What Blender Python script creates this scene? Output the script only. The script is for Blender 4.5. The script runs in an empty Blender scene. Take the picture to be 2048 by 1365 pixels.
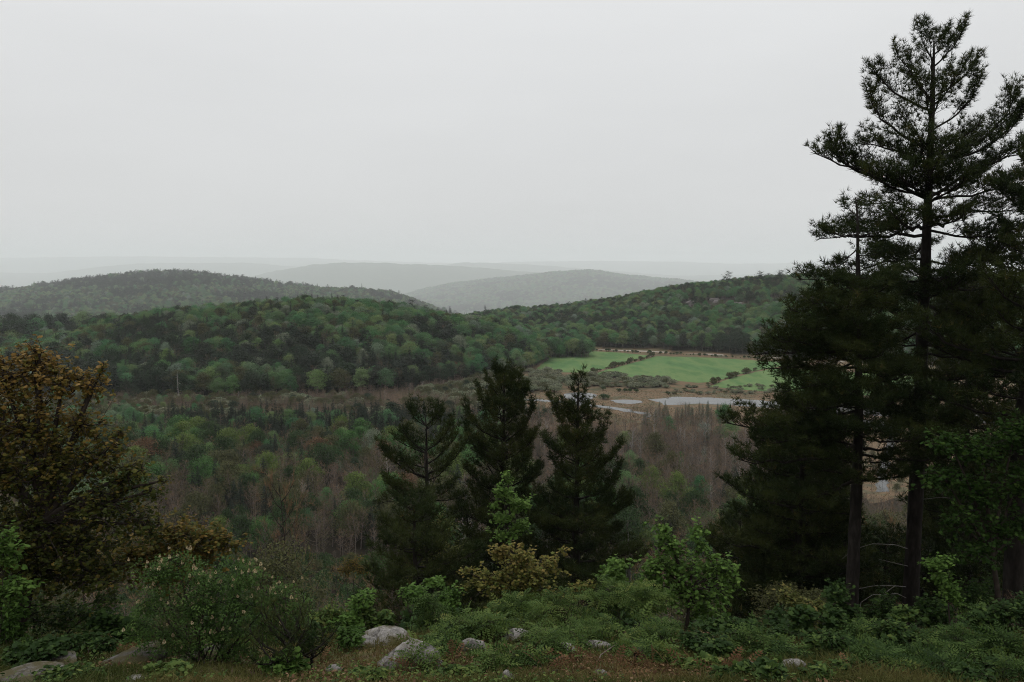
import bpy, math, random
import numpy as np

# ------------------------------------------------------------------ camera, sky, sun, exposure
scene = bpy.context.scene
col = scene.collection
R_ = math.radians
F = 28.0 / 36.0 * 2048.0              # focal length in photo pixels
PITCH = math.atan((682.5 - 525.0) / F)
cp, sp = math.cos(PITCH), math.sin(PITCH)

cam_d = bpy.data.cameras.new('camera')
cam_d.lens = 28.0
cam_d.sensor_width = 36.0
cam_d.clip_start = 0.1
cam_d.clip_end = 60000.0
cam = bpy.data.objects.new('camera', cam_d)
cam.location = (0, 0, 0)
cam.rotation_euler = (math.radians(90) - PITCH, 0, 0)
col.objects.link(cam)
scene.camera = cam

SUN_EL, SUN_AZ = R_(58), R_(-35)      # soft brightness of the cloud, from the upper left
world = bpy.data.worlds.new('World')
scene.world = world
world.use_nodes = True
wn, wl = world.node_tree.nodes, world.node_tree.links
wn.clear()
w_out = wn.new('ShaderNodeOutputWorld')
w_mix = wn.new('ShaderNodeMixShader')
w_mix.inputs[0].default_value = 0.93
w_sky = wn.new('ShaderNodeTexSky')
w_sky.sky_type = 'NISHITA'
w_sky.sun_disc = False
w_sky.sun_elevation = SUN_EL
w_sky.sun_rotation = SUN_AZ
w_sky.air_density = 1.0
w_sky.dust_density = 4.0
w_bg1 = wn.new('ShaderNodeBackground')
w_bg1.inputs['Strength'].default_value = 0.06
wl.new(w_sky.outputs[0], w_bg1.inputs['Color'])
# closed overcast: cloud that brightens evenly towards the zenith, faint streaks
w_geo = wn.new('ShaderNodeTexCoord')
w_sep = wn.new('ShaderNodeSeparateXYZ')
wl.new(w_geo.outputs['Generated'], w_sep.inputs[0])
w_clamp = wn.new('ShaderNodeClamp')
wl.new(w_sep.outputs['Z'], w_clamp.inputs['Value'])
w_pow = wn.new('ShaderNodeMath'); w_pow.operation = 'POWER'
w_pow.inputs[1].default_value = 2.1
wl.new(w_clamp.outputs[0], w_pow.inputs[0])
w_mul = wn.new('ShaderNodeMath'); w_mul.operation = 'MULTIPLY_ADD'
w_mul.inputs[1].default_value = 1.35
w_mul.inputs[2].default_value = 0.738
wl.new(w_pow.outputs[0], w_mul.inputs[0])
w_map = wn.new('ShaderNodeMapping')
w_map.inputs['Scale'].default_value = (1.3, 1.3, 5.0)
wl.new(w_geo.outputs['Generated'], w_map.inputs['Vector'])
w_noise = wn.new('ShaderNodeTexNoise')
w_noise.inputs['Scale'].default_value = 1.6
w_noise.inputs['Detail'].default_value = 3.0
wl.new(w_map.outputs[0], w_noise.inputs['Vector'])
w_nm = wn.new('ShaderNodeMath'); w_nm.operation = 'MULTIPLY_ADD'
w_nm.inputs[1].default_value = 0.16
w_nm.inputs[2].default_value = 0.925
wl.new(w_noise.outputs[0], w_nm.inputs[0])
w_m2 = wn.new('ShaderNodeMath'); w_m2.operation = 'MULTIPLY'
wl.new(w_mul.outputs[0], w_m2.inputs[0]); wl.new(w_nm.outputs[0], w_m2.inputs[1])
w_bg2 = wn.new('ShaderNodeBackground')
w_bg2.inputs['Color'].default_value = (0.985, 0.995, 1.0, 1)
wl.new(w_m2.outputs[0], w_bg2.inputs['Strength'])
wl.new(w_bg1.outputs[0], w_mix.inputs[1]); wl.new(w_bg2.outputs[0], w_mix.inputs[2])
wl.new(w_mix.outputs[0], w_out.inputs['Surface'])

sun_d = bpy.data.lights.new('sun', 'SUN')
sun_d.energy = 0.5
sun_d.angle = R_(50)
sun_d.color = (1.0, 0.97, 0.92)
sun = bpy.data.objects.new('sun', sun_d)
sun.rotation_euler = (R_(90) - SUN_EL, 0, R_(180) - SUN_AZ)
sun.location = (0, 0, 300)
col.objects.link(sun)

scene.view_settings.view_transform = 'Standard'
scene.view_settings.look = 'None'
scene.view_settings.exposure = 0.0
scene.view_settings.gamma = 1.0
scene.view_settings.use_curve_mapping = False
cy = scene.cycles
cy.use_denoising = True
try:
    cy.denoiser = 'OPENIMAGEDENOISE'
    cy.denoising_input_passes = 'RGB_ALBEDO_NORMAL'
    cy.denoising_prefilter = 'NONE'
except Exception:
    pass
cy.pixel_filter_type = 'BLACKMAN_HARRIS'
cy.filter_width = 1.05
cy.max_bounces = 5
cy.diffuse_bounces = 2
cy.glossy_bounces = 2
cy.transmission_bounces = 3
cy.transparent_max_bounces = 6
cy.volume_bounces = 2
cy.use_adaptive_sampling = False
HAZE_DENSITY = 0.74e-4

# ------------------------------------------------------------------ helpers: pixels of the photograph <-> the place
rng = np.random.default_rng(11)
VALLEY = -65.0


def floor_z(y):
    """the valley floor; the land sinks further beyond the near hills"""
    return np.interp(y, [700, 7000], [VALLEY, -560.0])


def slope(v):
    a = (np.asarray(v, float) - 682.5) / F
    return (-sp - a * cp) / (cp - a * sp)


def P3(u, v, Y):
    """point at forward distance Y that projects on photo pixel (u, v)"""
    a = (v - 682.5) / F
    s = Y / (cp - a * sp)
    return np.array([(u - 1024.0) / F * s, Y, (-sp - a * cp) * s])


def on_z(u, v, z=VALLEY):
    a = (v - 682.5) / F
    s = z / (-sp - a * cp)
    return np.array([(u - 1024.0) / F * s, (cp - a * sp) * s, z])


def to_px(x, y, z):
    zc = y * cp - z * sp
    up = y * sp + z * cp
    return 1024.0 + F * x / zc, 682.5 - F * up / zc


def vnoise(x, y, seed=0):
    x = np.asarray(x, float); y = np.asarray(y, float)
    xi = np.floor(x).astype(np.int64); yi = np.floor(y).astype(np.int64)
    fx = x - xi; fy = y - yi
    fx = fx * fx * (3 - 2 * fx); fy = fy * fy * (3 - 2 * fy)

    def h(a, b):
        n = (a * 374761393 + b * 668265263 + seed * 1442695041) & 0x7fffffff
        n = ((n ^ (n >> 13)) * 1274126177) & 0x7fffffff
        return ((n ^ (n >> 16)) & 0xffff) / 65535.0
    return (h(xi, yi) * (1 - fx) + h(xi + 1, yi) * fx) * (1 - fy) + (h(xi, yi + 1) * (1 - fx) + h(xi + 1, yi + 1) * fx) * fy


def fbm(x, y, seed=0, octaves=4):
    s = 0.0; a = 0.5
    for o in range(octaves):
        s = s + a * (vnoise(np.asarray(x) * 2 ** o, np.asarray(y) * 2 ** o, seed + o) - 0.5)
        a *= 0.5
    return s


def smooth(t):
    t = np.clip(t, 0, 1)
    return t * t * (3 - 2 * t)


PROF_D = [-400, 0, 6, 9, 14, 17, 24, 30, 45, 80, 130, 168]
PROF_Z = [-1.2, -1.7, -3.6, -4.95, -6.9, -8.35, -12.4, -16.0, -25.5, -43.5, -61.0, -65.0]


class Hill:
    """a wooded hill: its crest line, where its foot is, its distance and how tall its trees stand"""
    def __init__(s, crest, foot, Yc, Yb, th, rough=2.0):
        s.cu = [c[0] for c in crest]; s.cv = [c[1] for c in crest]
        s.fu = [c[0] for c in foot]; s.fy = [c[1] for c in foot]
        s.Yc, s.Yb, s.th, s.rough = Yc, Yb, th, rough

    def h(s, x, y):
        yy = np.maximum(y, 1.0)
        u = 1024.0 + F * x / (yy * cp)
        crest = slope(np.interp(u, s.cu, s.cv)) * s.Yc - s.th
        front = np.interp(u, s.fu, s.fy)
        t = np.where(yy < s.Yc, (yy - front) / (s.Yc - front), 1 - (yy - s.Yc) / (s.Yb - s.Yc))
        t = np.clip(t, 0, 1)
        k = np.where(yy < s.Yc, 0.45 * np.sin(t * math.pi / 2) + 0.55 * smooth(t), smooth(t))
        n = fbm(x / (s.Yc * 0.07), y / (s.Yc * 0.07), 5, 3) * s.rough * k
        if s.Yc > 9000:
            n = n + (vnoise(x / (s.Yc * .006), y / (s.Yc * .02), 8) - .5) * s.Yc * .0011 * k
        fl = floor_z(yy)
        z = np.maximum(fl + np.maximum(crest - fl, 0) * k + n * (crest > fl), fl)
        return np.where(y > 150, z, fl)


def vy(v):
    return float(VALLEY / slope(v))


MID = Hill([(-500, 735), (-100, 705), (0, 690), (100, 665), (200, 642), (300, 624), (400, 613), (520, 604), (620, 596), (700, 599), (800, 607),
            (860, 620), (920, 634), (1000, 640), (1050, 655), (1100, 690), (1125, 712)],
           [(-500, vy(790)), (0, vy(790)), (200, vy(797)), (400, vy(801)), (600, vy(796)), (800, vy(786)), (900, vy(768)), (1000, vy(752)), (1070, vy(738)), (1110, vy(716))],
           545.0, 700.0, 12.0, 5.0)
LEFT = Hill([(-700, 640), (-300, 600), (-100, 590), (0, 580), (100, 569), (180, 561), (260, 553), (340, 547), (400, 549), (450, 555), (520, 566), (560, 573),
             (650, 579), (720, 578), (780, 584), (820, 596), (860, 613), (900, 630), (940, 645)],
            [(-700, 1700), (1000, 1700)], 3400.0, 4300.0, 17.0, 30.0)
RIGHT = Hill([(880, 645), (940, 630), (1040, 619), (1100, 613), (1180, 603), (1250, 591), (1320, 578), (1400, 564), (1480, 555), (1550, 549),
              (1650, 547), (1800, 553), (2000, 563), (2400, 610)],
             [(900, vy(690)), (1120, vy(694)), (1320, vy(701)), (1520, vy(713)), (1700, vy(724)), (2000, vy(738)), (2400, vy(745))], 880.0, 1300.0, 11.0, 9.0)
FAR1 = Hill([(700, 620), (800, 592), (840, 582), (900, 571), (1000, 557), (1100, 545), (1180, 541), (1250, 552), (1320, 559), (1400, 566), (1550, 580), (1700, 600)],
            [(600, 7400), (1800, 7400)], 12000.0, 13500.0, 22.0, 110.0)
FAR2 = Hill([(300, 580), (480, 558), (550, 544), (620, 532), (680, 527), (740, 525), (850, 530), (960, 537), (1100, 545), (1250, 558), (1400, 575)],
            [(0, 13500), (2000, 13500)], 17000.0, 19500.0, 0.0, 110.0)
FAR3 = Hill([(-800, 540), (-300, 550), (0, 545), (90, 546), (160, 538), (250, 529), (350, 526), (500, 526), (560, 532), (700, 540), (860, 534), (930, 526), (1050, 528), (1200, 540),
             (1350, 552), (1500, 548), (1600, 540), (1700, 536), (1900, 545), (2400, 540)],
            [(-500, 19500), (2500, 19500)], 24500.0, 27500.0, 0.0, 80.0)
FAR4 = Hill([(-1200, 520), (-200, 519), (0, 515), (150, 513), (300, 512), (450, 514), (620, 516), (760, 522), (900, 526), (1050, 523), (1200, 521), (1350, 523), (1480, 527),
             (1600, 525), (1800, 522), (2100, 524), (3000, 520)],
            [(-2000, 28500), (4000, 28500)], 36000.0, 38500.0, 0.0, 40.0)
HILLS = [MID, LEFT, RIGHT, FAR1, FAR2, FAR3, FAR4]


def ground(x, y):
    x = np.asarray(x, float); y = np.asarray(y, float)
    z = np.interp(y, PROF_D, PROF_Z)
    amp = np.interp(y, [-50, 4, 20, 60, 120, 165], [0.4, 0.35, 0.5, 2.5, 2.0, 0.0])
    z = z + amp * 1.6 * fbm(x / 3.2, y / 3.2, 2, 3) * np.interp(y, [0, 30, 60], [1, 1, 0]) + amp * 2 * fbm(x / 22, y / 22, 3, 2) * np.interp(y, [20, 60], [0, 1])
    z = np.where(y > 168, floor_z(y), z)
    z = np.maximum(z, floor_z(np.maximum(y, 0)))
    for h in HILLS:
        z = np.maximum(z, h.h(x, y))
    return z


def ground_px(u, v, lo=6.0, hi=30.0):
    """where the line of sight through (u, v) meets the near ground"""
    ys = np.linspace(lo, hi, 600)
    a = (v - 682.5) / F
    xs = (u - 1024.0) / F * ys / (cp - a * sp)
    zs = slope(v) * ys
    g = ground(xs, ys)
    i = np.argmax(zs <= g)
    if zs[i] > g[i]:
        i = len(ys) - 1
    return np.array([xs[i], ys[i], g[i]])


# ------------------------------------------------------------------ helpers: meshes
def build_mesh(name, V, faces, mats, midx=None, tint=None, smooth_shade=False):
    """faces: list of (n,3) / (n,4) index arrays; midx: one material index per array"""
    me = bpy.data.meshes.new(name)
    V = np.ascontiguousarray(V, dtype=np.float32)
    me.vertices.add(len(V))
    me.vertices.foreach_set('co', V.ravel())
    loops = np.concatenate([f.ravel() for f in faces]).astype(np.int32)
    sizes = np.concatenate([np.full(len(f), f.shape[1], np.int32) for f in faces])
    starts = np.concatenate([[0], np.cumsum(sizes)[:-1]]).astype(np.int32)
    me.loops.add(len(loops))
    me.loops.foreach_set('vertex_index', loops)
    me.polygons.add(len(sizes))
    me.polygons.foreach_set('loop_start', starts)
    if midx is not None:
        me.polygons.foreach_set('material_index', np.concatenate([np.full(len(f), m, np.int32) for f, m in zip(faces, midx)]))
    if smooth_shade:
        me.polygons.foreach_set('use_smooth', np.ones(len(sizes), bool))
    for m in mats:
        me.materials.append(m)
    if tint is not None:
        at = me.attributes.new('tint', 'FLOAT', 'POINT')
        at.data.foreach_set('value', np.ascontiguousarray(tint, dtype=np.float32))
    me.update(calc_edges=True)
    me.validate()
    return me


class Geo:
    """collects vertices and faces of one mesh"""
    def __init__(s):
        s.V, s.Fc, s.M, s.T, s.n = [], [], [], [], 0

    def add(s, V, faces, mat=0, tint=None):
        V = np.asarray(V, float).reshape(-1, 3)
        s.V.append(V)
        if isinstance(faces, np.ndarray):
            faces = [faces]
        for f in faces:
            s.Fc.append(np.asarray(f) + s.n); s.M.append(mat)
        s.T.append(np.full(len(V), 0.5) if tint is None else np.broadcast_to(np.asarray(tint, float), (len(V),)))
        s.n += len(V)

    def mesh(s, name, mats, smooth_shade=False, origin=None):
        V = np.concatenate(s.V)
        if origin is not None:
            V = V - np.asarray(origin)
        return build_mesh(name, V, s.Fc, mats, s.M, np.concatenate(s.T), smooth_shade)


def norm(a):
    return a / np.maximum(np.linalg.norm(a, axis=-1, keepdims=True), 1e-9)


def tubes(P, rad, sides=5):
    """P (B,K,3) centre lines, rad (B,K) radii -> vertices, quads"""
    P = np.asarray(P, float); rad = np.asarray(rad, float)
    B, K, _ = P.shape
    T = norm(np.gradient(P, axis=1))
    ref = np.where(np.abs(T[..., 2:3]) > 0.9, np.array([1.0, 0, 0]), np.array([0, 0, 1.0]))
    n1 = norm(np.cross(T, ref)); n2 = np.cross(T, n1)
    a = np.arange(sides) * 2 * math.pi / sides
    ring = P[:, :, None, :] + rad[:, :, None, None] * (np.cos(a)[None, None, :, None] * n1[:, :, None, :] + np.sin(a)[None, None, :, None] * n2[:, :, None, :])
    idx = np.arange(B * K * sides).reshape(B, K, sides)
    q = np.stack([idx[:, :-1, :], np.roll(idx, -1, 2)[:, :-1, :], np.roll(idx, -1, 2)[:, 1:, :], idx[:, 1:, :]], -1).reshape(-1, 4)
    return ring.reshape(-1, 3), q


def bez(p0, p1, p2, K):
    t = np.linspace(0, 1, K)[None, :, None]
    p0, p1, p2 = [np.asarray(p, float).reshape(-1, 1, 3) for p in (p0, p1, p2)]
    return (1 - t) ** 2 * p0 + 2 * t * (1 - t) * p1 + t * t * p2


def frames(fwd, up_hint, roll=None):
    """columns: forward, side, normal"""
    f = norm(fwd)
    s = norm(np.cross(up_hint, f))
    n = np.cross(f, s)
    if roll is not None:
        c, q = np.cos(roll)[:, None], np.sin(roll)[:, None]
        s, n = s * c + n * q, n * c - s * q
    return np.stack([f, s, n], -1)


def scatter(TV, TF, pos, M, scale):
    """copies of a small template at many places"""
    N, k = len(pos), len(TV)
    S = np.asarray(scale, float)
    V = np.einsum('nij,kj->nki', M, TV) * (S[:, None, None] if S.ndim == 1 else S[:, None, :]) + pos[:, None, :]
    Fx = (TF[None] + (np.arange(N) * k)[:, None, None]).reshape(-1, TF.shape[1])
    return V.reshape(-1, 3), Fx


def rand_dirs(n, r=None):
    r = r or rng
    return norm(r.normal(size=(n, 3)))


# leaf shapes: length along +X, width along Y, normal +Z
def _leaf_lobed():
    o = [(0, 0), (.05, .42), (.34, .30), (.56, .50), (1, 0), (.56, -.50), (.34, -.30), (.05, -.42)]
    V = np.array([(.38, 0, .05)] + [(x, y, -.10 * abs(y) * 2 - .12 * x * x) for x, y in o], float)
    n = len(o)
    return V, np.array([(0, 1 + i, 1 + (i + 1) % n) for i in range(n)])


def _leaf_oval():
    V = np.array([(0, 0, 0), (.35, .26, -.03), (.7, .2, -.08), (1, 0, -.16), (.7, -.2, -.08), (.35, -.26, -.03), (.5, 0, .04)], float)
    return V, np.array([(6, 0, 5), (6, 5, 4), (6, 4, 3), (6, 3, 2), (6, 2, 1), (6, 1, 0)])


def _leaf_pinnate(pairs=5, width=.10):
    V, Fc = [], []
    for k in range(pairs):
        t = .2 + .74 * k / (pairs - 1)
        z = -.28 * t * t
        L = .30 * (1 - .45 * abs(t - .5) * 1.4)
        for s in (1, -1):
            b = len(V)
            ax = np.array([.5, .85 * s, -.22]); ax /= np.linalg.norm(ax)
            sd = np.array([.85, -.5 * s, 0])
            p = np.array([t, 0, z])
            V += [p, p + ax * L * .5 + sd * width * .5 + (0, 0, .01), p + ax * L, p + ax * L * .5 - sd * width * .5 + (0, 0, .01)]
            Fc += [(b, b + 1, b + 2), (b, b + 2, b + 3)]
    b = len(V)
    p = np.array([.95, 0, -.25])
    V += [p, p + (.13, .045, -.05), p + (.28, 0, -.15), p + (.13, -.045, -.05)]
    Fc += [(b, b + 1, b + 2), (b, b + 2, b + 3)]
    return np.array(V), np.array(Fc)


def _tuft(n=9, w=.095, seed=3):
    r = np.random.default_rng(seed)
    V, Fc = [], []
    for i in range(n):
        a = 2 * math.pi * (i * .618 % 1); b = math.radians(12 + 62 * ((i * .37 + .1) % 1))
        d = np.array([math.cos(b), math.sin(b) * math.cos(a), math.sin(b) * math.sin(a)])
        s = norm(np.cross(d, r.normal(size=3)))
        k = len(V); L = .8 + .35 * r.random()
        V += [s * w * .5, -s * w * .5, d * L]
        Fc.append((k, k + 1, k + 2))
    return np.array(V), np.array(Fc)


def _quadleaf():
    V = np.array([(0, 0, 0), (.5, .42, .06), (1, .05, -.05), (.5, -.42, .06)], float)
    return V, np.array([(0, 1, 2, 3)])


LOBED, OVAL, PINNATE, ELDERLEAF, TUFT, QUAD = _leaf_lobed(), _leaf_oval(), _leaf_pinnate(), _leaf_pinnate(3, .17), _tuft(), _quadleaf()
TUFT_WIDE = _tuft(7, .15, 5)


# ------------------------------------------------------------------ helpers: materials
def nodes_of(name):
    m = bpy.data.materials.new(name)
    m.use_nodes = True
    n, l = m.node_tree.nodes, m.node_tree.links
    n.clear()
    o = n.new('ShaderNodeOutputMaterial')
    return m, n, l, o


def ramp(n, cols, interp='LINEAR'):
    r = n.new('ShaderNodeValToRGB')
    e = r.color_ramp.elements
    while len(e) < len(cols):
        e.new(0.5)
    for i, c in enumerate(cols):
        e[i].position = i / max(1, len(cols) - 1)
        e[i].color = (*c, 1)
    r.color_ramp.interpolation = interp
    return r


def nth_word(n):
    return '%d%s' % (n, 'th' if 10 < n % 100 < 14 else {1: 'st', 2: 'nd', 3: 'rd'}.get(n % 10, 'th'))


def leaf_mat(name, cols, transl=0.25, rough=0.55, per_object=0.0, obj_cols=None, spec=0.05):
    """colour from each leaf's own tint; obj_cols: a second ramp picked per tree"""
    m, n, l, o = nodes_of(name)
    at = n.new('ShaderNodeAttribute'); at.attribute_name = 'tint'
    r = ramp(n, cols)
    l.new(at.outputs['Fac'], r.inputs[0])
    c = r.outputs[0]
    if obj_cols:
        oi = n.new('ShaderNodeObjectInfo')
        r2 = ramp(n, obj_cols)
        l.new(oi.outputs['Random'], r2.inputs[0])
        mx = n.new('ShaderNodeMix'); mx.data_type = 'RGBA'; mx.inputs[0].default_value = per_object
        l.new(c, mx.inputs['A']); l.new(r2.outputs[0], mx.inputs['B'])
        c = mx.outputs['Result']
    p = n.new('ShaderNodeBsdfPrincipled')
    p.inputs['Roughness'].default_value = rough
    p.inputs['Specular IOR Level'].default_value = spec
    l.new(c, p.inputs['Base Color'])
    if transl > 0:
        t = n.new('ShaderNodeBsdfTranslucent')
        l.new(c, t.inputs['Color'])
        ms = n.new('ShaderNodeMixShader'); ms.inputs[0].default_value = transl
        l.new(p.outputs[0], ms.inputs[1]); l.new(t.outputs[0], ms.inputs[2])
        l.new(ms.outputs[0], o.inputs['Surface'])
    else:
        l.new(p.outputs[0], o.inputs['Surface'])
    return m


def noise_mat(name, cols, scale, detail=5, rough=0.85, bump=0.0, bump_scale=None, stretch=(1, 1, 1), spec=0.08, coord='Object', dist=0.05):
    m, n, l, o = nodes_of(name)
    tc = n.new('ShaderNodeTexCoord')
    mp = n.new('ShaderNodeMapping'); mp.inputs['Scale'].default_value = stretch
    l.new(tc.outputs[coord], mp.inputs[0])
    nz = n.new('ShaderNodeTexNoise'); nz.inputs['Scale'].default_value = scale; nz.inputs['Detail'].default_value = detail
    nz.inputs['Roughness'].default_value = 0.62
    l.new(mp.outputs[0], nz.inputs['Vector'])
    r = ramp(n, cols)
    e = r.color_ramp.elements
    for i in range(len(e)):
        e[i].position = 0.3 + 0.4 * i / max(1, len(e) - 1)
    l.new(nz.outputs[0], r.inputs[0])
    p = n.new('ShaderNodeBsdfPrincipled')
    p.inputs['Roughness'].default_value = rough
    p.inputs['Specular IOR Level'].default_value = spec
    l.new(r.outputs[0], p.inputs['Base Color'])
    if bump:
        n2 = n.new('ShaderNodeTexNoise'); n2.inputs['Scale'].default_value = bump_scale or scale * 3; n2.inputs['Detail'].default_value = 6
        l.new(mp.outputs[0], n2.inputs['Vector'])
        b = n.new('ShaderNodeBump'); b.inputs['Strength'].default_value = bump; b.inputs['Distance'].default_value = dist
        l.new(n2.outputs[0], b.inputs['Height']); l.new(b.outputs[0], p.inputs['Normal'])
    l.new(p.outputs[0], o.inputs['Surface'])
    return m


M = {}
M['pine_bark'] = noise_mat('pine_bark', [(.008, .007, .006), (.019, .016, .014), (.038, .033, .029)], 6, 6, .9, .8, 14, (1, 1, .35), dist=.03)
M['grey_bark'] = noise_mat('grey_bark', [(.06, .045, .036), (.13, .104, .086), (.21, .18, .158)], 5, 6, .9, .4, 12, (1, 1, .3))
M['dark_twig'] = noise_mat('dark_twig', [(.02, .016, .013), (.05, .04, .033)], 8, 4, .9)
M['dead_wood'] = noise_mat('dead_wood', [(.10, .09, .08), (.20, .185, .17), (.30, .285, .27)], 7, 5, .85)
M['bare_brown'] = noise_mat('bare_brown', [(.170, .102, .056), (.275, .172, .100)], 3, 4, .9)
M['pale_bark'] = noise_mat('pale_bark', [(.16, .14, .125), (.34, .32, .30)], 3, 4, .9)
M['needle'] = leaf_mat('needle', [(.008, .014, .006), (.020, .031, .010), (.046, .056, .016), (.09, .075, .026)], .12, .5)
M['needle_far'] = leaf_mat('needle_far', [(.008, .014, .009), (.014, .024, .013), (.024, .036, .018)], .05, .6)
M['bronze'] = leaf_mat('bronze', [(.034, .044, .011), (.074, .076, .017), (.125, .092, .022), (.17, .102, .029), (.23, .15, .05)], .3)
M['bronze_maple'] = leaf_mat('bronze_maple', [(.048, .074, .018), (.095, .108, .026), (.145, .125, .034), (.19, .14, .045)], .3)
M['fresh_green'] = leaf_mat('fresh_green', [(.032, .064, .013), (.074, .136, .028), (.13, .20, .048)], .3)
M['bush_green'] = leaf_mat('bush_green', [(.018, .036, .010), (.048, .082, .020), (.092, .128, .032), (.15, .15, .042)], .28)
M['elder_green'] = leaf_mat('elder_green', [(.022, .046, .011), (.050, .092, .022), (.092, .145, .036)], .28)
M['olive_leaf'] = leaf_mat('olive_leaf', [(.045, .06, .018), (.10, .11, .032), (.18, .14, .05)], .3)
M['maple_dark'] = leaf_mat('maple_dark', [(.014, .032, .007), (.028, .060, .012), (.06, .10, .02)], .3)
M['flower'] = leaf_mat('flower', [(.32, .23, .12), (.48, .38, .22), (.60, .52, .36)], .2, .7)
M['rust'] = leaf_mat('rust', [(.12, .05, .02), (.20, .085, .035), (.25, .12, .05)], .25)

TONES = {
    'green': [(.034, .074, 0.021), (.056, .126, 0.035), (.085, .17, 0.048)],
    'yellow_green': [(.060, .092, 0.021), (.100, .145, 0.035), (.15, .19, 0.052)],
    'deep_green': [(.017, .034, .011), (.030, .056, .017), (.043, .074, .022)],
    'olive': [(.042, .046, .018), (.070, .074, .030), (.10, .10, .042)],
    'silver_green': [(.10, .125, .080), (.16, .19, .125), (.24, .26, .19)],
    'rusty': [(.075, .042, .022), (.12, .070, .036), (.17, .105, .06)],
}
for k, c in TONES.items():
    M['tone_' + k] = leaf_mat('tone_' + k, c, .25, .6)
M['tone_mixed'] = leaf_mat('tone_mixed', TONES['green'], .25, .6, .82,
                           [(0.029, 0.072, 0.030), (0.072, 0.189, 0.064), (0.163, 0.234, 0.079), (0.047, 0.130, 0.056), (0.195, 0.227, 0.091), (0.091, 0.215, 0.094), (0.062, 0.070, 0.046), (0.058, 0.176, 0.072), (0.124, 0.195, 0.075), (0.182, 0.221, 0.189)])
M['tone_dark'] = leaf_mat('tone_dark', TONES['deep_green'], .2, .6, .6, [(.012, .018, 0.017), (.028, .050, 0.026), (.032, .026, 0.029), (.018, .034, 0.026)])
M['willow'] = leaf_mat('willow', [(.085, .10, .058), (.15, .165, .105), (.21, .225, .15)], .2, .6, .5, [(.085, .10, .055), (.19, .20, .13), (.14, .125, .075), (.12, .15, .08)])


# ------------------------------------------------------------------ helpers: things
def tag(o, label=None, cat=None, group=None, kind=None):
    if label: o['label'] = label
    if cat: o['category'] = cat
    if group: o['group'] = group
    if kind: o['kind'] = kind
    return o


def set_mats(o, mats):
    """materials of this one object over a mesh that others share"""
    for sl, m in zip(o.material_slots, mats):
        if sl.material is not m:
            sl.link = 'OBJECT'
            sl.material = m


def link(name, me, parent=None, loc=None):
    o = bpy.data.objects.new(name, me)
    col.objects.link(o)
    if parent is not None:
        o.parent = parent
    if loc is not None:
        o.location = loc
    return o


def thing(name, loc, label, cat, group=None):
    o = link(name, None, None, loc)
    o.empty_display_size = 0.3
    return tag(o, label, cat, group)


# ------------------------------------------------------------------ the ground: one sheet from the lookout to the last ridge
def make_ground():
    az = np.concatenate([np.linspace(-46, 46, 340), np.linspace(50, 310, 40)])
    az = np.radians(az)
    rr = np.concatenate([[0.4], np.geomspace(1.0, 39500.0, 265)])
    A, RR = np.meshgrid(az, rr)
    # rows lie at even forward distance in front of the lookout, on circles behind it
    k = np.where(np.abs(A) < math.radians(46.1), 1 / np.cos(A), 1 / math.cos(math.radians(46)))
    k = np.where(RR * k > 54000, 54000 / RR, k)
    X = RR * k * np.sin(A); Y = RR * k * np.cos(A)
    Z = ground(X, Y)
    nr, na = X.shape
    idx = np.arange(nr * na).reshape(nr, na)
    nx = np.roll(idx, -1, 1)
    q = np.stack([idx[:-1], nx[:-1], nx[1:], idx[1:]], -1).reshape(-1, 4)
    V = np.stack([X, Y, Z], -1).reshape(-1, 3)
    # what covers the ground: 0 litter and grass of the lookout, .25 forest floor, .5 marsh, .75 brown wet wood, 1 far woods
    t = np.where(Y < 22, 0.0, 0.25)
    U, Vp = to_px(X, np.maximum(Y, 5), Z)
    marsh = (Y > 300) & (Y < 640) & (Z < VALLEY + .3)
    t = np.where(marsh, 0.5, t)
    t = np.where((Y > 700) | ((Z > VALLEY + .3) & (Y > 300)), 0.25, t)
    t = np.where(Y > 4000, 1.0, t)
    me = build_mesh('ground', V, [q], [M_ground()], None, t.ravel(), True)
    o = link('ground', me)
    tag(o, 'wooded ground falling from the lookout to the valley and the far hills', 'ground', kind='structure')


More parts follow.
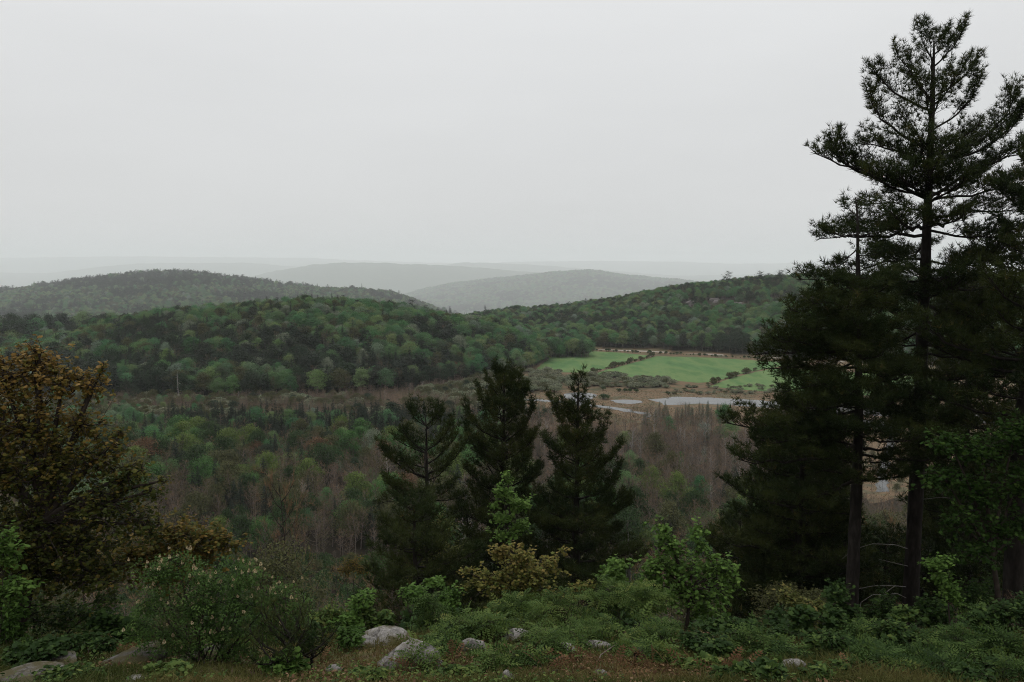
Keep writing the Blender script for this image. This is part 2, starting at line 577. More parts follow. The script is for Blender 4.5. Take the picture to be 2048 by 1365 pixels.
def M_ground():
    m, n, l, o = nodes_of('ground')
    tc = n.new('ShaderNodeTexCoord')
    at = n.new('ShaderNodeAttribute'); at.attribute_name = 'tint'

    def nz(scale, det, cols, lo=.32, hi=.68):
        t = n.new('ShaderNodeTexNoise'); t.inputs['Scale'].default_value = scale; t.inputs['Detail'].default_value = det
        l.new(tc.outputs['Object'], t.inputs['Vector'])
        r = ramp(n, cols)
        for i, e in enumerate(r.color_ramp.elements):
            e.position = lo + (hi - lo) * i / (len(cols) - 1)
        l.new(t.outputs[0], r.inputs[0])
        return r.outputs[0], t
    near, tn = nz(1.6, 8, [(.035, .026, .016), (.07, .05, .028), (.06, .065, .025), (.13, .085, .045), (.055, .065, .022)])
    wood, _ = nz(.12, 6, [(.014, .012, .008), (.026, .021, .014), (.02, .024, .012)])
    marsh, _ = nz(.06, 8, [(.055, .055, .030), (.085, .066, .040), (.125, .082, .050), (.075, .070, .038), (.10, .072, .044)])
    far, _ = nz(.008, 9, [(.030, .050, .028), (.060, .082, .044), (.045, .055, .036), (.085, .10, .055)])
    r = ramp(n, [(0, 0, 0)] * 5)
    def step(th):
        g = n.new('ShaderNodeMapRange'); g.inputs['From Min'].default_value = th - .1; g.inputs['From Max'].default_value = th + .1
        l.new(at.outputs['Fac'], g.inputs['Value'])
        return g.outputs[0]
    c = near
    for th, nx in ((.125, wood), (.375, marsh), (.75, far)):
        mx = n.new('ShaderNodeMix'); mx.data_type = 'RGBA'
        l.new(step(th), mx.inputs[0]); l.new(c, mx.inputs['A']); l.new(nx, mx.inputs['B'])
        c = mx.outputs['Result']
    p = n.new('ShaderNodeBsdfPrincipled'); p.inputs['Roughness'].default_value = .9; p.inputs['Specular IOR Level'].default_value = .05
    l.new(c, p.inputs['Base Color'])
    b = n.new('ShaderNodeBump'); b.inputs['Strength'].default_value = .6; b.inputs['Distance'].default_value = .08
    l.new(tn.outputs[0], b.inputs['Height']); l.new(b.outputs[0], p.inputs['Normal'])
    l.new(p.outputs[0], o.inputs['Surface'])
    return m


make_ground()


def sheet(name, px, mat, z, label, cat, jitter=.5, step=4.0, seed=1):
    """a flat piece of the valley floor outlined by photo pixels, with a ragged edge"""
    r = np.random.default_rng(seed)
    pts = [on_z(u, v, VALLEY) for u, v in px]
    out = []
    for a, b in zip(pts, pts[1:] + pts[:1]):
        n = max(1, int(np.linalg.norm(b - a) / step))
        for k in range(n):
            p = a + (b - a) * k / n
            out.append((p[0] + r.normal() * jitter, p[1] + r.normal() * jitter, VALLEY + z))
    me = bpy.data.meshes.new(name)
    me.from_pydata(out, [], [tuple(range(len(out)))])
    me.materials.append(mat)
    o = link(name, me)
    return tag(o, label, cat, kind='structure')


M['field'] = noise_mat('field', [(.044, .094, .034), (.070, .132, .048), (.100, .150, .056), (.058, .116, .040), (.090, .138, .058)], .05, 10, .9, 0, None, (1, .35, 1), .05)
M['road'] = noise_mat('road', [(.20, .17, .14), (.30, .27, .23)], .3, 4, .9)
M['reed_bank'] = noise_mat('reed_bank', [(.062, .060, .036), (.095, .074, .046), (.138, .092, .056), (.076, .072, .042), (.110, .082, .050)], .12, 8, .95, 0, None, (1, 1, 1), .1)


def water_mat():
    m, n, l, o = nodes_of('water')
    p = n.new('ShaderNodeBsdfPrincipled')
    p.inputs['Base Color'].default_value = (.030, .032, .030, 1)
    p.inputs['Roughness'].default_value = .10
    p.inputs['IOR'].default_value = 1.33
    tc = n.new('ShaderNodeTexCoord')
    t = n.new('ShaderNodeTexNoise'); t.inputs['Scale'].default_value = .5; t.inputs['Detail'].default_value = 3
    l.new(tc.outputs['Object'], t.inputs['Vector'])
    b = n.new('ShaderNodeBump'); b.inputs['Strength'].default_value = .22; b.inputs['Distance'].default_value = .15
    l.new(t.outputs[0], b.inputs['Height']); l.new(b.outputs[0], p.inputs['Normal'])
    l.new(p.outputs[0], o.inputs['Surface'])
    return m


M['water'] = water_mat()
sheet('field', [(1072, 738), (1098, 717), (1120, 700), (1170, 702), (1240, 706), (1302, 712), (1262, 722), (1215, 736), (1182, 746), (1120, 745)], M['field'], .06,
      'green hay field beside the wood, first of three in the valley', 'field', .4, 5, 2)
sheet('field', [(1186, 749), (1245, 732), (1315, 713), (1420, 716), (1520, 722), (1600, 727), (1545, 736), (1500, 744), (1425, 765), (1395, 766), (1300, 757), (1240, 754)], M['field'], .06,
      'large green hay field between two hedgerows, middle of three in the valley', 'field', .4, 5, 3)
sheet('field', [(1418, 774), (1455, 760), (1510, 744), (1560, 737), (1700, 745), (1900, 757), (1900, 800), (1700, 790), (1500, 781)], M['field'], .06,
      'green hay field beside the tall pines, last of three in the valley', 'field', .4, 5, 4)
sheet('road', [(1100, 694), (1120, 694.5), (1240, 700), (1400, 707), (1520, 713), (1700, 723), (2000, 738), (2000, 740), (1700, 725.5), (1520, 715.5), (1400, 709), (1240, 702), (1100, 696)], M['road'], .08,
      'thin pale gravel road along the far edge of the green fields', 'road', .12, 6, 5)
sheet('marsh', [(1040, 788), (1100, 780), (1190, 783), (1300, 786), (1420, 788), (1560, 796), (1720, 806), (2000, 818), (2000, 900), (1850, 985), (1740, 1010), (1700, 960), (1640, 850), (1480, 830), (1330, 838), (1290, 850), (1240, 830), (1140, 822), (1040, 808)],
      M['reed_bank'], .04, 'rusty tan sedge marsh on both banks of the river', 'marsh', .8, 4, 6)
WATER = [
    ([(1296, 800), (1330, 797), (1352, 794), (1420, 796), (1500, 800), (1580, 806), (1700, 814), (1860, 824), (2000, 834), (2000, 850), (1860, 842), (1700, 828), (1560, 818.5), (1460, 811), (1400, 808), (1360, 811), (1328, 811), (1322, 806)],
     'wide grey river reach running behind the tall pines', 'river'),
    ([(1126, 791), (1138, 786.5), (1152, 785), (1190, 788), (1192, 793), (1182, 800), (1176, 810), (1160, 813), (1148, 808), (1138, 800)],
     'bright pool of still water behind the central pine leader', 'pool'),
    ([(1222, 801), (1245, 799.5), (1282, 802), (1286, 806), (1260, 809), (1232, 806)], 'narrow bright pool between the tan banks', 'pool'),
    ([(1030, 797), (1070, 799), (1130, 803), (1128, 806), (1070, 803), (1030, 801)], 'thin channel of water left of the bright pool', 'channel'),
    ([(1176, 809), (1215, 813), (1262, 820), (1268, 823), (1300, 826), (1303, 832), (1290, 841), (1282, 841), (1292, 830), (1262, 826), (1210, 817), (1176, 813)],
     'small stream bending through the rusty sedge', 'stream'),
    ([(1690, 836), (1760, 842), (1800, 858), (1790, 880), (1782, 905), (1775, 945), (1778, 985), (1752, 985), (1757, 945), (1768, 905), (1775, 880), (1770, 860), (1690, 848)],
     'stream glinting through the gap between the two tall pine trunks', 'stream'),
]
for i, (px, lab, cat) in enumerate(WATER):
    sheet('water', px, M['water'], .09, lab, cat, .35, 3.0, 20 + i)


# ------------------------------------------------------------------ tree kinds of the valley and the hills
def broad_parts(seed, h, w, n_leaf, leaf, clumps=14, low=.30):
    """trunk+limbs and leaves of a broadleaf tree, base at the origin"""
    r = np.random.default_rng(seed)
    tr, cr = Geo(), Geo()
    top = np.array([r.normal() * .25, r.normal() * .25, h * .86])
    K = 7
    tl = bez([(0, 0, -.3)], [(r.normal() * .3, r.normal() * .3, h * .45)], [top], K)
    tr.add(*tubes(tl, np.linspace(.018 * h, .004 * h, K)[None], 6))
    C, RAD = [], []
    for i in range(clumps):
        f = (i + .5) / clumps
        z = h * (low + (.92 - low) * f)
        env = math.sin(min(1, (f * .86 + .16)) * math.pi) ** .7 * w * .5
        a = i * 2.4 + r.random()
        d = env * (.35 + .6 * r.random())
        C.append((math.cos(a) * d, math.sin(a) * d, z + r.normal() * .03 * h)); RAD.append(w * (.17 + .12 * r.random()))
    C = np.array(C); RAD = np.array(RAD)
    st = np.stack([bez([(0, 0, 0)], [(0, 0, 0)], [(0, 0, 0)], 2)[0, 0]] * clumps) + np.array([0, 0, 1.0]) * (C[:, 2:3] * .62)
    lb = bez(st, (st + C) / 2 + np.array([0, 0, -.03 * h]), C, 5)
    tr.add(*tubes(lb, np.linspace(.0075 * h, .002 * h, 5)[None].repeat(clumps, 0), 4))
    # twigs towards the surface of every clump
    nt = 9
    td = rand_dirs(clumps * nt, r); cc = C.repeat(nt, 0); rc = RAD.repeat(nt)
    tw = bez(cc, cc + td * rc[:, None] * .5 + (0, 0, .05 * h * .2), cc + td * rc[:, None] * .95, 3)
    tr.add(*tubes(tw, np.linspace(.0022 * h, .0008 * h, 3)[None].repeat(len(tw), 0), 3))
    ci = r.integers(0, clumps, n_leaf)
    d = rand_dirs(n_leaf, r)
    d[:, 2] = np.where(d[:, 2] < -.35, -d[:, 2], d[:, 2])
    rad = RAD[ci] * (1 - .55 * r.random(n_leaf) ** 2.2) * (1 + .16 * r.normal(size=n_leaf))
    pos = C[ci] + d * rad[:, None] * np.array([1, 1, .82])
    fw = norm(d * .6 + rand_dirs(n_leaf, r) * .8 + np.array([0, 0, -.1]))
    up = norm(d + np.array([0, 0, .7]) + rand_dirs(n_leaf, r) * .5)
    V, Fq = scatter(*QUAD, pos, frames(fw, up), leaf * (.6 + .8 * r.random(n_leaf)))
    ct = r.random(clumps)
    tint = np.clip(.5 * r.random(n_leaf) + .5 * ct[ci], 0, 1)
    cr.add(V, Fq, 1, tint.repeat(4))
    return tr, cr


def bare_parts(seed, h, w, n_twig=420, up=1.0, buds=0, thick=1.0):
    """a tree not yet in leaf: trunk, forking limbs and a haze of twigs"""
    r = np.random.default_rng(seed)
    tr, cr = Geo(), Geo()
    K = 8
    tl = bez([(0, 0, -.3)], [(r.normal() * .25, r.normal() * .25, h * .5)], [(r.normal() * .4, r.normal() * .4, h * .95)], K)
    tr.add(*tubes(tl, np.linspace(.011 * h, .002 * h, K)[None] * thick, 5))
    n1 = 22
    f = .25 + .68 * (np.arange(n1) + r.random(n1)) / n1
    p0 = np.stack([np.interp(f, np.linspace(0, 1, K), tl[0, :, i]) for i in range(3)], -1)
    a = np.arange(n1) * 2.4 + r.random(n1)
    L = w * .5 * (1.1 - f * .75) * (.6 + .6 * r.random(n1))
    out = np.stack([np.cos(a), np.sin(a), np.zeros(n1)], -1)
    p2 = p0 + out * L[:, None] + np.array([0, 0, 1.0]) * (L * (.7 + .6 * r.random(n1)) * up)[:, None]
    lb = bez(p0, p0 + out * (L * .6)[:, None] + np.array([0, 0, .25]) * L[:, None], p2, 5)
    tr.add(*tubes(lb, np.linspace(.0038 * h, .001 * h, 5)[None].repeat(n1, 0) * thick, 4))
    n2 = n1 * 5
    li = r.integers(0, n1, n2); t = .3 + .7 * r.random(n2)
    q0 = (1 - t)[:, None] ** 2 * p0[li] + 2 * (t * (1 - t))[:, None] * lb[li, 2] + (t ** 2)[:, None] * p2[li]
    d2 = norm(out[li] * .5 + rand_dirs(n2, r) * .6 + np.array([0, 0, .55 * up]))
    l2 = L[li] * (.3 + .35 * r.random(n2))
    q2 = q0 + d2 * l2[:, None]
    tr.add(*tubes(bez(q0, (q0 + q2) / 2 + rand_dirs(n2, r) * .05 * l2[:, None], q2, 3), np.linspace(.0014 * h, .0007 * h, 3)[None].repeat(n2, 0) * thick, 3))
    bi = r.integers(0, n2, n_twig); s = .2 + .8 * r.random(n_twig)
    b0 = q0[bi] + (q2[bi] - q0[bi]) * s[:, None]
    d3 = norm(d2[bi] * .6 + rand_dirs(n_twig, r) * .6 + np.array([0, 0, .4 * up]))
    l3 = .045 * h * (.5 + r.random(n_twig))
    wd = norm(np.cross(d3, rand_dirs(n_twig, r))) * (.00085 * h * thick)
    V = np.stack([b0 - wd, b0 + wd, b0 + d3 * l3[:, None]], 1).reshape(-1, 3)
    cr.add(V, np.arange(n_twig * 3).reshape(-1, 3), 1, r.random(n_twig).repeat(3))
    if buds:
        bp = b0[r.integers(0, n_twig, buds)] + rand_dirs(buds, r) * .02 * h
        V, Fq = scatter(*QUAD, bp, frames(rand_dirs(buds, r), rand_dirs(buds, r)), .014 * h * (.6 + .8 * r.random(buds)))
        cr.add(V, Fq, 2, r.random(buds).repeat(4))
    return tr, cr


def spruce_parts(seed, h, w, whorls=24, per=10, droop=.35, irregular=.25, prof=.8):
    r = np.random.default_rng(seed)
    tr, cr = Geo(), Geo()
    tr.add(*tubes(bez([(0, 0, -.3)], [(0, 0, h * .5)], [(r.normal() * .05, r.normal() * .05, h)], 6), np.linspace(.013 * h, .002 * h, 6)[None], 5))
    n = whorls * per
    f = .1 + .88 * (np.arange(n) // per + .6 * r.random(n)) / whorls
    a = r.random(n) * 2 * math.pi
    L = w * .5 * (1.03 - f) ** prof * (1 + irregular * r.normal(size=n))
    L = np.clip(L, .04 * w, None)
    out = np.stack([np.cos(a), np.sin(a), np.zeros(n)], -1); lat = np.stack([-np.sin(a), np.cos(a), np.zeros(n)], -1)
    p0 = np.stack([0 * f, 0 * f, f * h], -1)
    # each bough: a comb of small hanging sprays
    S = 9
    t = np.linspace(.15, 1.0, S)[None, :] * np.ones((n, 1))
    side = np.where(np.arange(S)[None, :] % 2 == 0, 1, -1) * np.ones((n, 1))
    base = p0[:, None] + out[:, None] * (L[:, None] * t)[..., None] + np.array([0, 0, 1.0]) * ((-droop * t + .22 * t ** 3) * L[:, None])[..., None]
    ln = (L[:, None] * .34 * (1.15 - t) + .025 * w) * (.7 + .6 * r.random((n, S)))
    dr = norm(out[:, None] * .75 + lat[:, None] * (side * .8)[..., None] + r.normal(size=(n, S, 3)) * .25 + np.array([0, 0, -.12]))
    wd = norm(np.cross(dr, np.array([0, 0, 1.0]) + r.normal(size=(n, S, 3)) * .3)) * (ln * .26)[..., None]
    tip = base + dr * ln[..., None]
    V = np.stack([base, base + dr * (ln * .5)[..., None] + wd, tip, base + dr * (ln * .5)[..., None] - wd], 2).reshape(-1, 3)
    k = n * S
    cr.add(V, np.arange(k * 4).reshape(-1, 4), 1, r.random(k).repeat(4))
    return tr, cr


def shrub_parts(seed, h, w, n_leaf, leaf):
    r = np.random.default_rng(seed)
    tr, cr = Geo(), Geo()
    n = 14
    a = r.random(n) * 6.28
    e = np.stack([np.cos(a) * w * .38 * r.random(n), np.sin(a) * w * .38 * r.random(n), h * (.6 + .35 * r.random(n))], -1)
    tr.add(*tubes(bez(e * np.array([.1, .1, 0]) - (0, 0, .2), e * np.array([.6, .6, .5]), e, 4), np.linspace(.014 * h, .004 * h, 4)[None].repeat(n, 0), 4))
    lob = 7
    la = r.random(lob) * 6.28; ld = r.random(lob) ** .5 * .3 * w
    C = np.stack([np.cos(la) * ld, np.sin(la) * ld, h * (.38 + .25 * r.random(lob))], -1)
    ci = r.integers(0, lob, n_leaf)
    d = rand_dirs(n_leaf, r); d[:, 2] = np.abs(d[:, 2]) * .9 - .25
    pos = C[ci] + d * np.array([w * .28, w * .28, h * .38]) * (.55 + .5 * r.random(n_leaf))[:, None]
    pos[:, 2] = np.maximum(pos[:, 2], .03 * h)
    V, Fq = scatter(*QUAD, pos, frames(norm(d + rand_dirs(n_leaf, r)), norm(d + (0, 0, .8))), leaf * (.6 + .8 * r.random(n_leaf)))
    cr.add(V, Fq, 1, r.random(n_leaf).repeat(4))
    return tr, cr


def join_mesh(name, tr, cr, mats):
    g = Geo()
    for q in (tr, cr):
        for V, T in zip(q.V, q.T):
            g.V.append(V); g.T.append(T)
        for f, m in zip(q.Fc, q.M):
            g.Fc.append(f + g.n); g.M.append(m)
        g.n += q.n
    return g.mesh(name, mats)


KIND = {}   # kind -> list of (trunk geo, crown geo, height)
KIND['broad'] = [broad_parts(100 + i, 10.0, 7.0 + .8 * (i % 3), 4600, .31, 13 + 2 * i) + (10.0,) for i in range(6)]
KIND['bare'] = [bare_parts(200 + i, 10.0, 4.6 + .5 * i, 520, 1.0) + (10.0,) for i in range(5)]
KIND['bare_bud'] = [bare_parts(230 + i, 10.0, 5.0 + .5 * i, 420, .9, 700) + (10.0,) for i in range(3)]
KIND['spruce'] = [spruce_parts(300 + i, 10.0, 3.4 + .4 * i) + (10.0,) for i in range(4)]
KIND['pine'] = [spruce_parts(340 + i, 10.0, 6.0 + .5 * i, 13, 9, -.12, .45, .5) + (10.0,) for i in range(4)]
KIND['shrub'] = [shrub_parts(400 + i, 2.0, 3.0, 900, .22) + (2.0,) for i in range(4)]

proto_col = bpy.data.collections.new('tree_kinds')     # never linked: only the source of the wood's instances
PROTO = {}


def proto_mats(kind, leafm):
    bark = {'broad': M['grey_bark'], 'bare': M['grey_bark'], 'bare_bud': M['grey_bark'], 'spruce': M['dark_twig'], 'pine': M['dark_twig'], 'shrub': M['dark_twig']}[kind]
    if kind.startswith('bare'):
        return [bark, M['bare_brown'], leafm or M['tone_olive']]
    return [bark, leafm]


JOINED = {}


def shared_mesh(kind, tr, cr, mats):
    if id(tr) not in JOINED:
        JOINED[id(tr)] = join_mesh('kind_mesh', tr, cr, mats)
    return JOINED[id(tr)]


def add_proto(key, kind, leafm, bark=None):
    for tr, cr, h in KIND[kind]:
        mats = proto_mats(kind, leafm)
        if bark: mats[0] = bark
        me = shared_mesh(kind, tr, cr, mats)
        o = bpy.data.objects.new('kind_%03d' % len(proto_col.objects), me)
        proto_col.objects.link(o)
        set_mats(o, mats)
        PROTO.setdefault(key, []).append((len(proto_col.objects) - 1, h))


add_proto('broad', 'broad', M['tone_mixed'])
add_proto('dark', 'broad', M['tone_dark'])
add_proto('silver', 'broad', M['tone_silver_green'])
add_proto('rust', 'broad', M['tone_rusty'])
add_proto('olive', 'broad', M['tone_olive'])
add_proto('bare', 'bare', None)
add_proto('bare_pale', 'bare', None, M['pale_bark'])
add_proto('bare_bud', 'bare_bud', M['tone_olive'])
add_proto('spruce', 'spruce', M['needle_far'])
add_proto('pine', 'pine', M['needle_far'])
add_proto('shrub', 'shrub', M['willow'])
add_proto('shrub_dark', 'shrub', M['tone_deep_green'])


def inst_nodes():
    ng = bpy.data.node_groups.new('wood', 'GeometryNodeTree')
    ng.interface.new_socket('Geometry', in_out='INPUT', socket_type='NodeSocketGeometry')
    ng.interface.new_socket('Geometry', in_out='OUTPUT', socket_type='NodeSocketGeometry')
    n, l = ng.nodes, ng.links
    gi, go = n.new('NodeGroupInput'), n.new('NodeGroupOutput')
    ci = n.new('GeometryNodeCollectionInfo')
    ci.inputs['Collection'].default_value = proto_col
    ci.inputs['Separate Children'].default_value = True
    ci.inputs['Reset Children'].default_value = True
    ip = n.new('GeometryNodeInstanceOnPoints')
    ip.inputs['Pick Instance'].default_value = True

    def na(name, ty):
        a = n.new('GeometryNodeInputNamedAttribute'); a.data_type = ty
        a.inputs['Name'].default_value = name
        return a.outputs['Attribute']
    l.new(gi.outputs[0], ip.inputs['Points'])
    l.new(ci.outputs[0], ip.inputs['Instance'])
    l.new(na('which', 'INT'), ip.inputs['Instance Index'])
    l.new(na('turn', 'FLOAT_VECTOR'), ip.inputs['Rotation'])
    l.new(na('size', 'FLOAT_VECTOR'), ip.inputs['Scale'])
    l.new(ip.outputs[0], go.inputs[0])
    return ng


WOOD_NODES = inst_nodes()


def wood(name, rows, label, cat='forest'):
    """rows: (x, y, key, variant, height, turn); a mass of trees nobody could count"""
    n = len(rows)
    P = np.array([(r[0], r[1]) for r in rows], float)
    Z = ground(P[:, 0], P[:, 1])
    me = bpy.data.meshes.new(name)
    me.vertices.add(n)
    me.vertices.foreach_set('co', np.column_stack([P, Z]).astype(np.float32).ravel())
    which = np.zeros(n, np.int32); size = np.zeros((n, 3), np.float32); turn = np.zeros((n, 3), np.float32)
    for i, r in enumerate(rows):
        lst = PROTO[r[2]]
        k, h = lst[r[3] % len(lst)]
        which[i] = k
        s = r[4] / h
        size[i] = (s * r[6], s * r[6], s) if len(r) > 6 else (s, s, s)
        turn[i, 2] = r[5]
    a = me.attributes.new('which', 'INT', 'POINT'); a.data.foreach_set('value', which)
    a = me.attributes.new('size', 'FLOAT_VECTOR', 'POINT'); a.data.foreach_set('vector', size.ravel())
    a = me.attributes.new('turn', 'FLOAT_VECTOR', 'POINT'); a.data.foreach_set('vector', turn.ravel())
    o = link(name, me)
    mod = o.modifiers.new('wood', 'NODES'); mod.node_group = WOOD_NODES
    return tag(o, label, cat, kind='stuff')


def jitter_grid(x0, x1, y0, y1, step, r, keep=1.0):
    xs = np.arange(x0, x1, step); ys = np.arange(y0, y1, step)
    X, Y = np.meshgrid(xs, ys)
    X = X.ravel() + (r.random(X.size) - .5) * step * .95; Y = Y.ravel() + (r.random(Y.size) - .5) * step * .95
    k = r.random(X.size) < keep
    return X[k], Y[k]


def pick(r, table):
    ks = list(table); w = np.array([table[k] for k in ks], float)
    return ks[int(np.searchsorted(np.cumsum(w / w.sum()), r.random()))]


# ---- the wooded hills
def hill_wood(hill, name, label, step, tree_h, mix, y_to, seed, umin=-120, umax=2170, foot_pad=0.0, squash=1.0, ymin=0):
    r = np.random.default_rng(seed)
    half = y_to * .75
    X, Y = jitter_grid(-half, half, max(ymin, min(hill.fy)) - 5, y_to, step, r)
    U = 1024 + F * X / (Y * cp)
    ok = (U > umin) & (U < umax)
    X, Y, U = X[ok], Y[ok], U[ok]
    hz = hill.h(X, Y); gz = ground(X, Y)
    front = np.interp(U, hill.fu, hill.fy)
    ok = (np.abs(hz - gz) < .5) & (Y > front + foot_pad) & ((hz > floor_z(Y) + .15) | (Y < front + 60))
    X, Y, U = X[ok], Y[ok], U[ok]
    _, Vp = to_px(X, Y, ground(X, Y))
    rows = []
    for x, y, u, v in zip(X, Y, U, Vp):
        m = mix(x, y, u, v, r)
        if m is None: continue
        key, k = m
        rows.append((x, y, key, int(r.integers(0, 99)), tree_h * k * (.62 + .7 * r.random()) * (1.2 if key in ('spruce', 'pine') else 1.0), r.random() * 6.28, squash * (.85 + .3 * r.random())))
    if rows:
        wood(name, rows, label)
    return rows


def mix_mid(x, y, u, v, r):
    n = vnoise(x / 38, y / 26, 41) + .35 * (vnoise(x / 13, y / 13, 42) - .5)
    high = np.interp(v, [640, 780], [0, 1])
    dark = n + .70 * high * (1.0 if 560 < u < 900 or 120 < u < 340 else .62) - (.25 if u > 900 else .04)
    if r.random() < .012: return 'silver', .95
    if u > 900 and r.random() < .05: return 'rust', .8
    if dark > .80:
        return pick(r, {'dark': 1.6, 'spruce': 1.6, 'pine': .9, 'bare': .5, 'broad': .3, 'bare_bud': .35}), 1.0
    if dark > .60:
        return pick(r, {'broad': 2.0, 'dark': 1.2, 'spruce': 1.1, 'pine': .5, 'bare_bud': .6, 'olive': .6}), 1.0
    return pick(r, {'broad': 5, 'dark': .4, 'olive': .7, 'silver': .10, 'pine': .4, 'spruce': .6, 'bare_bud': .4}), 1.0


hill_wood(MID, 'forest', 'mixed spring wood in many greens covering the low middle hill', 4.1, 10.0, mix_mid, 600, 51, -150, 1180)


def mix_left(x, y, u, v, r):
    n = vnoise(x / 130, y / 110, 61)
    crest = v < 575 + 10 * r.random() and u < 600
    if crest or n > .72:
        return pick(r, {'pine': 2, 'spruce': 1.6, 'dark': 1.0, 'broad': .5}), (1.45 if r.random() < .5 else 1.0)
    if r.random() < .02: return 'silver', .9
    return pick(r, {'broad': 4, 'dark': 1.2, 'olive': 1.0, 'bare_bud': .5, 'pine': .3}), .95


hill_wood(LEFT, 'forest', 'hazy wooded hill with dark conifers along its crest, behind the middle hill', 13.0, 19.0, mix_left, 3560, 52, -150, 960)


def mix_right(x, y, u, v, r):
    cliff = (1360 < u < 1640) and (595 < v < 632) and vnoise(x / 16, y / 14, 71) > .42
    if cliff: return ('bare', .45) if r.random() < .25 else None
    n = vnoise(x / 45, y / 40, 62)
    if v > 690: return pick(r, {'dark': 2, 'broad': 2, 'olive': .4}), 1.0
    if n > .68: return pick(r, {'dark': 2.5, 'bare_bud': 1.2, 'broad': 1.4, 'bare': .6}), .9
    return pick(r, {'broad': 5, 'dark': 1.2, 'olive': .7, 'pine': .35, 'spruce': .5, 'silver': .05, 'bare_bud': .4}), .9


hill_wood(RIGHT, 'forest', 'green wooded hill rising behind the fields towards the tall pines', 5.2, 10.0, mix_right, 960, 53, 880, 2170, 4)


def flat_wood():
    r = np.random.default_rng(57)
    X, Y = jitter_grid(-1200, 60, 470, 1720, 7.5, r)
    U = 1024 + F * X / (Y * cp)
    Z = ground(X, Y)
    ok = (U > -160) & (U < 1060) & (Z < floor_z(Y) + .6) & (Y > np.interp(U, MID.fu, MID.fy) + 8)
    rows = []
    for x, y in zip(X[ok], Y[ok]):
        key, k = mix_left(x, y, 700, 700, r)
        rows.append((x, y, key, int(r.integers(0, 99)), 12 * k * (.75 + .5 * r.random()), r.random() * 6.28, .85 + .3 * r.random()))
    wood('forest', rows, 'hazy green wood on the flat between the middle hill and the hill behind')


flat_wood()


def mix_far(x, y, u, v, r):
    n = vnoise(x / 450, y / 450, 63)
    if n > .66: return pick(r, {'dark': 3, 'pine': 1, 'broad': 1}), 1.1
    return pick(r, {'broad': 5, 'olive': 1, 'dark': 1}), 1.0


hill_wood(FAR1, 'forest', 'pale hazy wooded hill in the centre distance', 38.0, 34.0, mix_far, 12300, 54, 690, 1760, 300, 1.6, 8300)


# ------------------------------------------------------------------ the valley wood: single trees in front, the mass behind them
M['larch'] = leaf_mat('larch', [(.05, .065, .04), (.075, .10, .06), (.10, .125, .08)], .2, .6)
KIND['near_broad'] = [broad_parts(500 + i, 8.0, 5.6 + .6 * i, 9000, .125, 18 + 3 * i, .22) + (8.0,) for i in range(3)]
KIND['near_bare'] = [bare_parts(520 + i, 8.0, 4.6 + .6 * i, 1500, .8, 0, .9) + (8.0,) for i in range(3)]
add_proto('larch', 'spruce', M['larch'])
BARK = {'bare_pale': M['pale_bark'], 'larch': M['dark_twig']}
PART_CACHE = {}


def part_meshes(kind, i):
    key = (kind, i)
    if key not in PART_CACHE:
        tr, cr, h = KIND[kind][i]
        mats = [M['grey_bark'], M['bare_brown'] if 'bare' in kind else M['tone_green'], M['tone_olive']]
        PART_CACHE[key] = (tr.mesh('trunk', mats), cr.mesh('crown', mats), h)
    return PART_CACHE[key]


def tree(name, kind, i, leafm, bark, x, y, height, turn, label, cat, group=None, squash=1.0, lean=0.0):
    i = i % len(KIND[kind])
    tm, cm, h = part_meshes(kind, i)
    mats = [bark, leafm or M['bare_brown'], M['tone_olive']]
    o = thing(name, (x, y, float(ground(x, y))), label, cat, group)
    s = height / h
    o.scale = (s * squash, s * squash, s)
    o.rotation_euler = (lean, 0, turn)
    set_mats(link('trunk', tm, o), mats)
    set_mats(link('crown', cm, o), mats)
    return o


ORD = ['', 'second ', 'third ', 'fourth ', 'fifth ', 'sixth ', 'seventh ', 'eighth ', 'ninth ', 'tenth ', 'eleventh ', 'twelfth ', 'thirteenth ', 'fourteenth ', 'fifteenth ',
       'sixteenth ', 'seventeenth ', 'eighteenth ', 'nineteenth ', 'twentieth ']


def nth_from_left(i):
    return 'leftmost' if i == 0 else (ORD[i] + 'from the left' if i < len(ORD) else nth_word(i + 1) + ' from the left')


TONE_WORD = {'green': 'mid green', 'yellow_green': 'yellow green', 'deep_green': 'deep green', 'olive': 'olive', 'silver_green': 'silvery green', 'rusty': 'rusty'}


